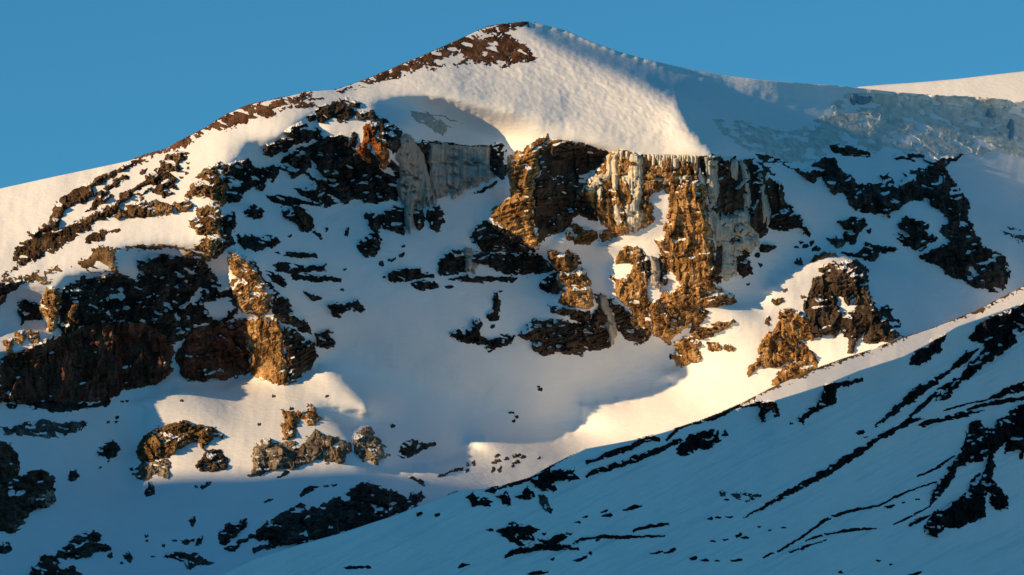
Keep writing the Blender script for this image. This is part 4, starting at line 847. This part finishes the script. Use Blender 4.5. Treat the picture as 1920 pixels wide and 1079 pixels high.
# the brighter snow ridge far behind on the right
SKY_C = [(1400, 215), (1560, 178), (1612, 163), (1660, 159), (1720, 155), (1790, 149), (1850, 142), (1920, 134), (2100, 112), (2600, 90)]
def TC(u, v):
    c = line(SKY_C, u)
    return -650 + 1.1 * (v - c) - 0.10 * (u - 1600) + 0.8 * fbm(u / 60, v / 40, 55, 3)
def build_far_ridge():
    U = np.arange(1400, 2601, 4.0); vt = line(SKY_C, U)
    R = []
    for dv, dh in ((300, 900), (60, 200), (2, 10)):
        R.append(world_pts(U, vt + dv, TC(U, vt) - dh))
    for k in np.linspace(0, 1, 40):
        R.append(world_pts(U, vt + k * 160, TC(U, vt + k * 160)))
    P = np.array(R)
    o = mesh_obj('far_snow_ridge', P.reshape(-1, 3), grid_quads(len(R), len(U)), M_SNOW, smooth=True)
    o['kind'] = 'structure'
build_far_ridge()

# unseen valley floor out to the horizon, dark earth added to cut bounced light
def build_ground():
    g = np.array([-80000, -30000, -8000, -2500, 0, 2500, 8000, 30000, 80000.0])
    X, Y = np.meshgrid(g, g)
    P = np.stack([X, Y, np.full(X.shape, -9.0)], -1)
    o = mesh_obj('valley_ground', P.reshape(-1, 3), grid_quads(9, 9), M_EARTH, smooth=True)
    o['kind'] = 'structure'
build_ground()

# the neighbouring mountain out of frame to the left: the low sun comes over its crest
def build_neighbour():
    edge = [(-250, 880), (180, 886), (460, 890), (640, 901), (860, 914), (1000, 916)]
    A3 = np.array([world_pts(np.array(u_), np.array(v_), TA(u_, v_)) for u_, v_ in edge])
    C = A3 - 6000 * LW
    d = C[-1] - C[0]; d /= np.linalg.norm(d)
    C = np.concatenate([[C[0] - d * 3500 - [0, 0, 1100]], [C[0] - d * 1200], C, [C[-1] + d * 300 - [0, 300, 0]],
                        [[-5500, 5200, 2050], [-5800, 1500, 2100], [-5900, -3000, 2100], [-6000, -9000, 2000]]])
    t = np.linspace(0, 1, 160)
    s_ = np.concatenate([[0], np.cumsum(np.linalg.norm(np.diff(C, axis=0), axis=1))]); s_ /= s_[-1]
    L_ = np.stack([np.interp(t, s_, C[:, i]) for i in range(3)], 1)
    side = np.gradient(L_, axis=0); side[:, 2] = 0; side = np.stack([-side[:, 1], side[:, 0], side[:, 2]], 1)
    for _ in range(12):
        side[1:-1] = (side[:-2] + side[1:-1] + side[2:]) / 3
    side /= np.linalg.norm(side, axis=1)[:, None]
    R = []
    for q in np.linspace(-1, 1, 41):
        drop = np.abs(q) ** 0.9
        w = L_ + side * q * 2800
        w[:, 2] = L_[:, 2] * (1 - drop) - 12 * drop + (1 - abs(q)) * abs(q) * 260 * vnoise(t * 22 + 3 * q, np.full_like(t, q * 6), 5)
        R.append(w)
    P = np.array(R)
    o = mesh_obj('neighbour_hill', P.reshape(-1, 3), grid_quads(41, 160), M_SNOW, smooth=True)
    o['kind'] = 'structure'
build_neighbour()

# ------------------------------------------------------------------ rocks, gravel and ice
def relief(u, v, kind, cell, k, tall):
    if kind == 'gravel':
        r, i = facets(u / 5, v / 4, k, 0.7, 0.35)
        return 3.2 * r + 0.8 * fbm(u / 3, v / 3, k + 5, 2), i
    if kind == 'ice':
        w = u + 3 * fbm(u / 26, v / 60, k, 2)
        r1, i1 = facets(w / 7.5, v / 130, k, 0.25, 0.45, 0.35)
        r2, _ = facets(w / 3.4, v / 45, k + 9, 0.25, 0.45, 0.4)
        _, big = facets(w / 20, v / 400, k + 3, 0.2, 0.3)
        return 6.0 * r1 + 2.6 * r2 + 0.5 * fbm(w / 2.6, v / 14, k + 7, 2), big
    if kind == 'glacier':
        x, y = u + 8 * fbm(u / 40, v / 30, k, 2), v + 5 * fbm(u / 30, v / 20, k + 2, 2)
        r1, i1 = facets(x / 30, y / 14, k, 0.25, 0.10, 0.10)
        r2, _ = facets(x / 11, y / 5, k + 6, 0.35, 0.14, 0.12)
        return 1.5 * r1 + 0.9 * r2 + 0.4 * fbm(u / 6, v / 4, k + 4, 3), i1
    x = u + cell * 0.10 * fbm(u / cell, v / cell, k + 40, 2)
    y = v + cell * 0.10 * fbm(u / cell + 9, v / cell, k + 41, 2)
    ty = max(tall, 1.45)
    r1, i1 = facets(x / cell, y / (cell * ty), k, 0.80, 0.24, 0.05)
    # bedding: ledges and risers, broken from block to block
    hb = hsh(i1, i1 // 17, k + 50)
    p = np.clip(cell * 0.42, 4.5, 10.5) * (0.8 + 0.5 * hsh(i1, i1 // 23, k + 52))
    bb = (y + (0.30 + 0.25 * math.sin(k)) * x + 4 * fbm(u / 55, v / 40, k + 51, 2)) / p + 0.9 * hb
    fl = np.floor(bb); fr = bb - fl
    tread = 0.55 + 0.35 * hsh(fl, i1 % 977, k + 53)
    stair = smooth01((fr - tread) / (1.02 - tread)) - fr
    strat = p * (0.52 if tall < 1.5 else 0.26) * (stair + 0.35) + p * 0.40 * (hsh(fl, i1 % 991, k + 54) - 0.5)
    c2 = max(cell * 0.34, 3.5)
    r2, _ = facets(x / c2, y / (c2 * 1.5), k + 11, 0.85, 0.26, 0.08)
    r3, _ = facets(x / 3.6, y / 5.0, k + 21, 0.8, 0.40, 0.2)
    h = cell * 0.66 * r1 + strat + c2 * 0.65 * r2 + 3.6 * 0.22 * r3 + 0.8 * fbm(x / 7.0, y / 10.0, k + 25, 3)
    if tall > 1.5:                                    # fluted walls
        fq, _ = facets((x + 2.5 * fbm(x / 30, y / 25, k + 33, 2)) / 6.5, y / 42, k + 34, 0.6, 0.45, 0.2)
        h = h + 5.0 * fq
    return h, i1

GSTEP = 1.3
def shell(polys, T, kind='crag', cov=0.9, cell=None, snow=0.25, holes=(), layer='A', k=1, tall=1.25, dip=0.0, rag=None, lift=0.0, step=None):
    """One rock (or ice) body standing out of the slope: points, quads, snow cover and the block each quad belongs to."""
    allp = np.concatenate([np.array(p) for p in polys])
    lo, hi = allp.min(0), allp.max(0)
    lo = np.maximum(lo, [-50, -20]); hi = np.minimum(hi, [1975, 1110])
    size = float(np.sqrt(max(np.prod(hi - lo), 1.0)))
    g = step or (GSTEP if size > 22 else 0.9)
    X, Y = np.meshgrid(np.arange(lo[0] - 7, hi[0] + 7, g), np.arange(lo[1] - 7, hi[1] + 7, g))
    thick = max(float(sdf(p, X, Y).max()) for p in polys)
    rag = min(rag, 0.5 + 0.4 * thick) if rag is not None else min(4.5, 0.7 + 0.22 * thick)
    if cell is None:
        cell = np.clip(size * 0.5, 5, 24)
    wx = X + 0.35 * rag * fbm(X / 12, Y / 12, k + 60, 2); wy = Y + 0.35 * rag * fbm(X / 12 + 7, Y / 12, k + 61, 2)
    for c_, a_ in ((6 + 2.2 * rag, 0.75), (3 + 0.6 * rag, 0.42)):       # broken, angular outlines
        _, ci = facets(X / c_, Y / (c_ * 0.8), k + 62 + int(c_ * 7))
        wx = wx + a_ * rag * (hsh(ci, ci // 7, k) - 0.5) * 2; wy = wy + a_ * rag * (hsh(ci, ci // 11, k + 1) - 0.5) * 2
    if kind == 'ice':                                 # icicles end at different lengths
        _, ci = facets((X + 3 * fbm(X / 26, Y / 60, k, 2)) / 4.5, Y / 400, k + 3)
        wy = wy + 16 * (hsh(ci, ci // 9, k + 5) - 0.3) * smooth01((Y - allp[:, 1].mean()) / 25); wx = X + 0.8 * vnoise(X / 5, Y / 9, k)
    s_ = np.full(X.shape, -1e9)
    for p in polys:
        s_ = np.maximum(s_, sdf(p, wx, wy))
    for p in holes:
        s_ = np.minimum(s_, -sdf(p, wx, wy))
    if kind == 'crag':
        cov = 1 - (1 - cov) * 0.32; snow = snow * 0.26
    s_ = s_ + 0.9
    if kind == 'gravel':                              # single stones lie scattered round the edge
        _, ci = facets(X / 4.2, Y / 3.2, k + 90)
        s_ = s_ + 7 * (hsh(ci, ci // 19, k + 3) - 0.42)
    inn = s_ > 0
    if not inn.any():
        return None
    if cov < 0.995:
        n = fbm((X + 0.4 * Y) / 26, (Y - 0.3 * X) / 9, k + 70, 3, 0.4)
        _, ci = facets((X + 0.5 * Y) / 16, (Y - 0.3 * X) / 7, k + 75)
        n = n + 0.5 * (hsh(ci, ci // 13, k) - 0.5) * 2
        thr = np.quantile(n[inn], cov)
        s_ = np.minimum(s_, (thr - n) * 9)
    terr = TA if layer == 'A' else TB
    top = SKY_A if layer == 'A' else CREST_B
    s_ = np.minimum(s_, Y - line(top, X) + (2.0 if kind != 'gravel' else 1.2))
    base_h = terr(X, Y)
    r, ids = relief(X + dip * Y, Y, kind, cell, k, tall)
    sp = np.maximum(s_, 0)
    q = np.clip(sp / 5.0, 0, 1)
    off = T * (1 - np.exp(-sp / (0.33 * T + 1.5))) + q * r
    off = np.where(s_ > 0, np.maximum(off, np.minimum(0.7 + 0.2 * sp, 2.0)), 1.1 * s_ - 0.3)
    if lift:
        off = off + lift
    hh = base_h + off
    # snow lies on what faces up
    f = hh.copy()
    for _ in range(5):
        f[1:-1, 1:-1] = (f[1:-1, 1:-1] * 2 + f[:-2, 1:-1] + f[2:, 1:-1] + f[1:-1, :-2] + f[1:-1, 2:]) / 6
    gy, gx = np.gradient(f, g)
    upn = gy / np.sqrt(1 + gx * gx + gy * gy) + 0.22 * fbm(X / 26, Y / 20, k + 80, 2)
    m = s_ > 1.0
    sn = np.zeros(X.shape)
    if m.any() and snow > 0:
        th = np.quantile(upn[m], 1 - min(snow, 0.9))
        sn = np.clip(0.5 + (upn - th) / 0.22, 0, 1)
    Q = grid_quads(*X.shape)
    ks = s_.ravel()[Q]
    keep = (ks.max(1) > -1.2) & ((Y.ravel() - line(top, X).ravel())[Q].min(1) > -2.4)
    if layer == 'A':
        keep &= (Y.ravel() - line(CREST_B, X).ravel())[Q].max(1) < 40
    Q = Q[keep]
    if not len(Q):
        return None
    P = world_pts(X.ravel(), Y.ravel(), hh.ravel())
    return P, Q, sn.ravel(), ids.ravel()[Q[:, 0]], X.ravel(), Y.ravel()

def compact(P, Q, sn):
    used, inv = np.unique(Q.ravel(), return_inverse=True)
    return P[used], inv.reshape(Q.shape), sn[used]

def base_of(P, Q):
    u = np.unique(Q.ravel())
    p = P[u]
    return np.array([p[:, 0].mean(), p[:, 1].mean(), p[:, 2].min()])

def put(name, cat, label, polys, material, kind, part, group=None, single=False, T=None, seed=1, cov=0.9, cell=None, min_faces=140, **kw):
    if T is None:
        a = np.concatenate([np.array(p) for p in polys])
        e = np.sort(a.max(0) - a.min(0))
        T = float(np.clip(0.45 * e[0], 1.5, 12))
    r = shell(polys, T, kind=kind, cov=cov, cell=cell, k=seed, **kw)
    if r is None:
        print('empty', label); return None
    P, Q, sn, ids, X, Y = r
    o3 = base_of(P, Q)
    smooth = kind in ('ice', 'glacier')
    if single or len(Q) < 700:
        p, q, s_ = compact(P, Q, sn)
        o = mesh_obj(name, p, q, material, origin=o3, attr=s_, smooth=smooth)
    else:
        o = bpy.data.objects.new(name, None); S.collection.objects.link(o); o.location = o3
        o.empty_display_size = 5
        # blocks: cells too small to stand alone join their nearest big one
        uq, inv, cnt = np.unique(ids, return_inverse=True, return_counts=True)
        cx = np.bincount(inv, X[Q[:, 0]]) / cnt; cy = np.bincount(inv, Y[Q[:, 0]]) / cnt
        big = np.nonzero(cnt >= min_faces)[0]
        if len(big) == 0:
            big = np.array([cnt.argmax()])
        to = np.array([i if cnt[i] >= min_faces else big[np.argmin((cx[big] - cx[i]) ** 2 + (cy[big] - cy[i]) ** 2)] for i in range(len(uq))])
        for b_ in np.unique(to):
            p, q, s_ = compact(P, Q[to[inv] == b_], sn)
            mesh_obj(part, p, q, material, parent=o, origin=o3, attr=s_, smooth=smooth)
    tag(o, label, cat, group)
    return o

seed = 100
for name, cat, label, tone, polys, kw in ROCKS:
    seed += 37
    kw = dict(kw)
    kind = kw.pop('typ', 'crag')
    if kind == 'gravel':
        put(name, cat, label, polys, mat('rock', tone), 'gravel', 'rock_block', T=kw.pop('T', 1.3), seed=seed, single=True, snow=0.0, rag=5.0, **kw)
    else:
        put(name, cat, label, polys, mat('rock', tone), 'crag', 'rock_block', seed=seed, **kw)
for tone, layer, group, label, polys in STONES:
    for p in polys:
        seed += 37
        put('stone', 'stone', label, [p], mat('rock', tone), 'crag', 'rock_block', group=group, single=True, seed=seed, layer=layer, cov=1.0, snow=0.12, rag=1.2)
for label, polys, tone, kw in ICE:
    seed += 37
    kw = dict(kw)
    put('frozen_waterfall' if tone != 'patch' else 'ice_patch', 'frozen waterfall' if tone != 'patch' else 'ice patch', label, polys, mat('ice', tone),
        'ice' if tone != 'patch' else 'glacier', 'ice_column', seed=seed, T=kw.pop('T', 9.0), cov=kw.pop('cov', 0.96), snow=0.0, lift=7.0 if tone != 'patch' else 0.0, rag=2.5, **kw)
rs = np.random.RandomState(4)
for label, tone, s_, n, ln in ICICLES:
    lip = np.array(V(4, s_)); o = None
    for i in range(n):
        x = np.interp((i + rs.rand()) / n, [0, 1], [lip[0, 0], lip[-1, 0]]); y = np.interp(x, lip[:, 0], lip[:, 1])
        w_ = rs.uniform(0.7, 1.7); l_ = ln / 4 * (0.2 + 1.5 * rs.rand() ** 2)
        if vnoise(np.array(i / 4.0), np.array(float(n)), 8) + rs.uniform(-0.5, 0.5) < -0.08:
            continue
        r = shell([[(x - w_, y - 1), (x + w_, y - 1), (x + w_ * 0.8, y + l_ * 0.6), (x, y + l_), (x - w_ * 0.8, y + l_ * 0.6)]], 6.0, kind='glacier', cov=1.0, k=seed + i, rag=0.4, lift=9.0, snow=0, step=0.7)
        if r is None:
            continue
        P, Q, sn, ids, X, Y = r
        pp, qq, a_ = compact(P, Q, sn)
        if o is None:
            o = bpy.data.objects.new('icicle_row', None); S.collection.objects.link(o); o.location = base_of(P, Q)
            tag(o, label, 'icicles')
        mesh_obj('icicle', pp, qq, mat('ice', tone), parent=o, origin=np.array(o.location), attr=a_, smooth=True)
glac = put('glacier', 'glacier', 'grey green glacier ice draped below the sunlit far right snow ridge', GLACIER, mat('ice', 'glacier'), 'glacier', 'ice_block', seed=777, T=2.2, cov=0.80, snow=0.9, rag=4.0, min_faces=90)
for label, p in CREVASSES:
    seed += 37
    r = shell([p], 1.0, kind='glacier', cov=1.0, k=seed, rag=1.0, lift=3.2, snow=0)
    P, Q, sn, ids, X, Y = r
    pp, qq, s_ = compact(P, Q, sn)
    o = mesh_obj('crevasse', pp, qq, mat('ice', 'crevasse'), parent=glac, origin=np.array(glac.location), attr=s_)
    o['label'] = label
print('verts', sum(len(o.data.vertices) for o in S.objects if o.type == 'MESH'), 'objects', len(S.objects))
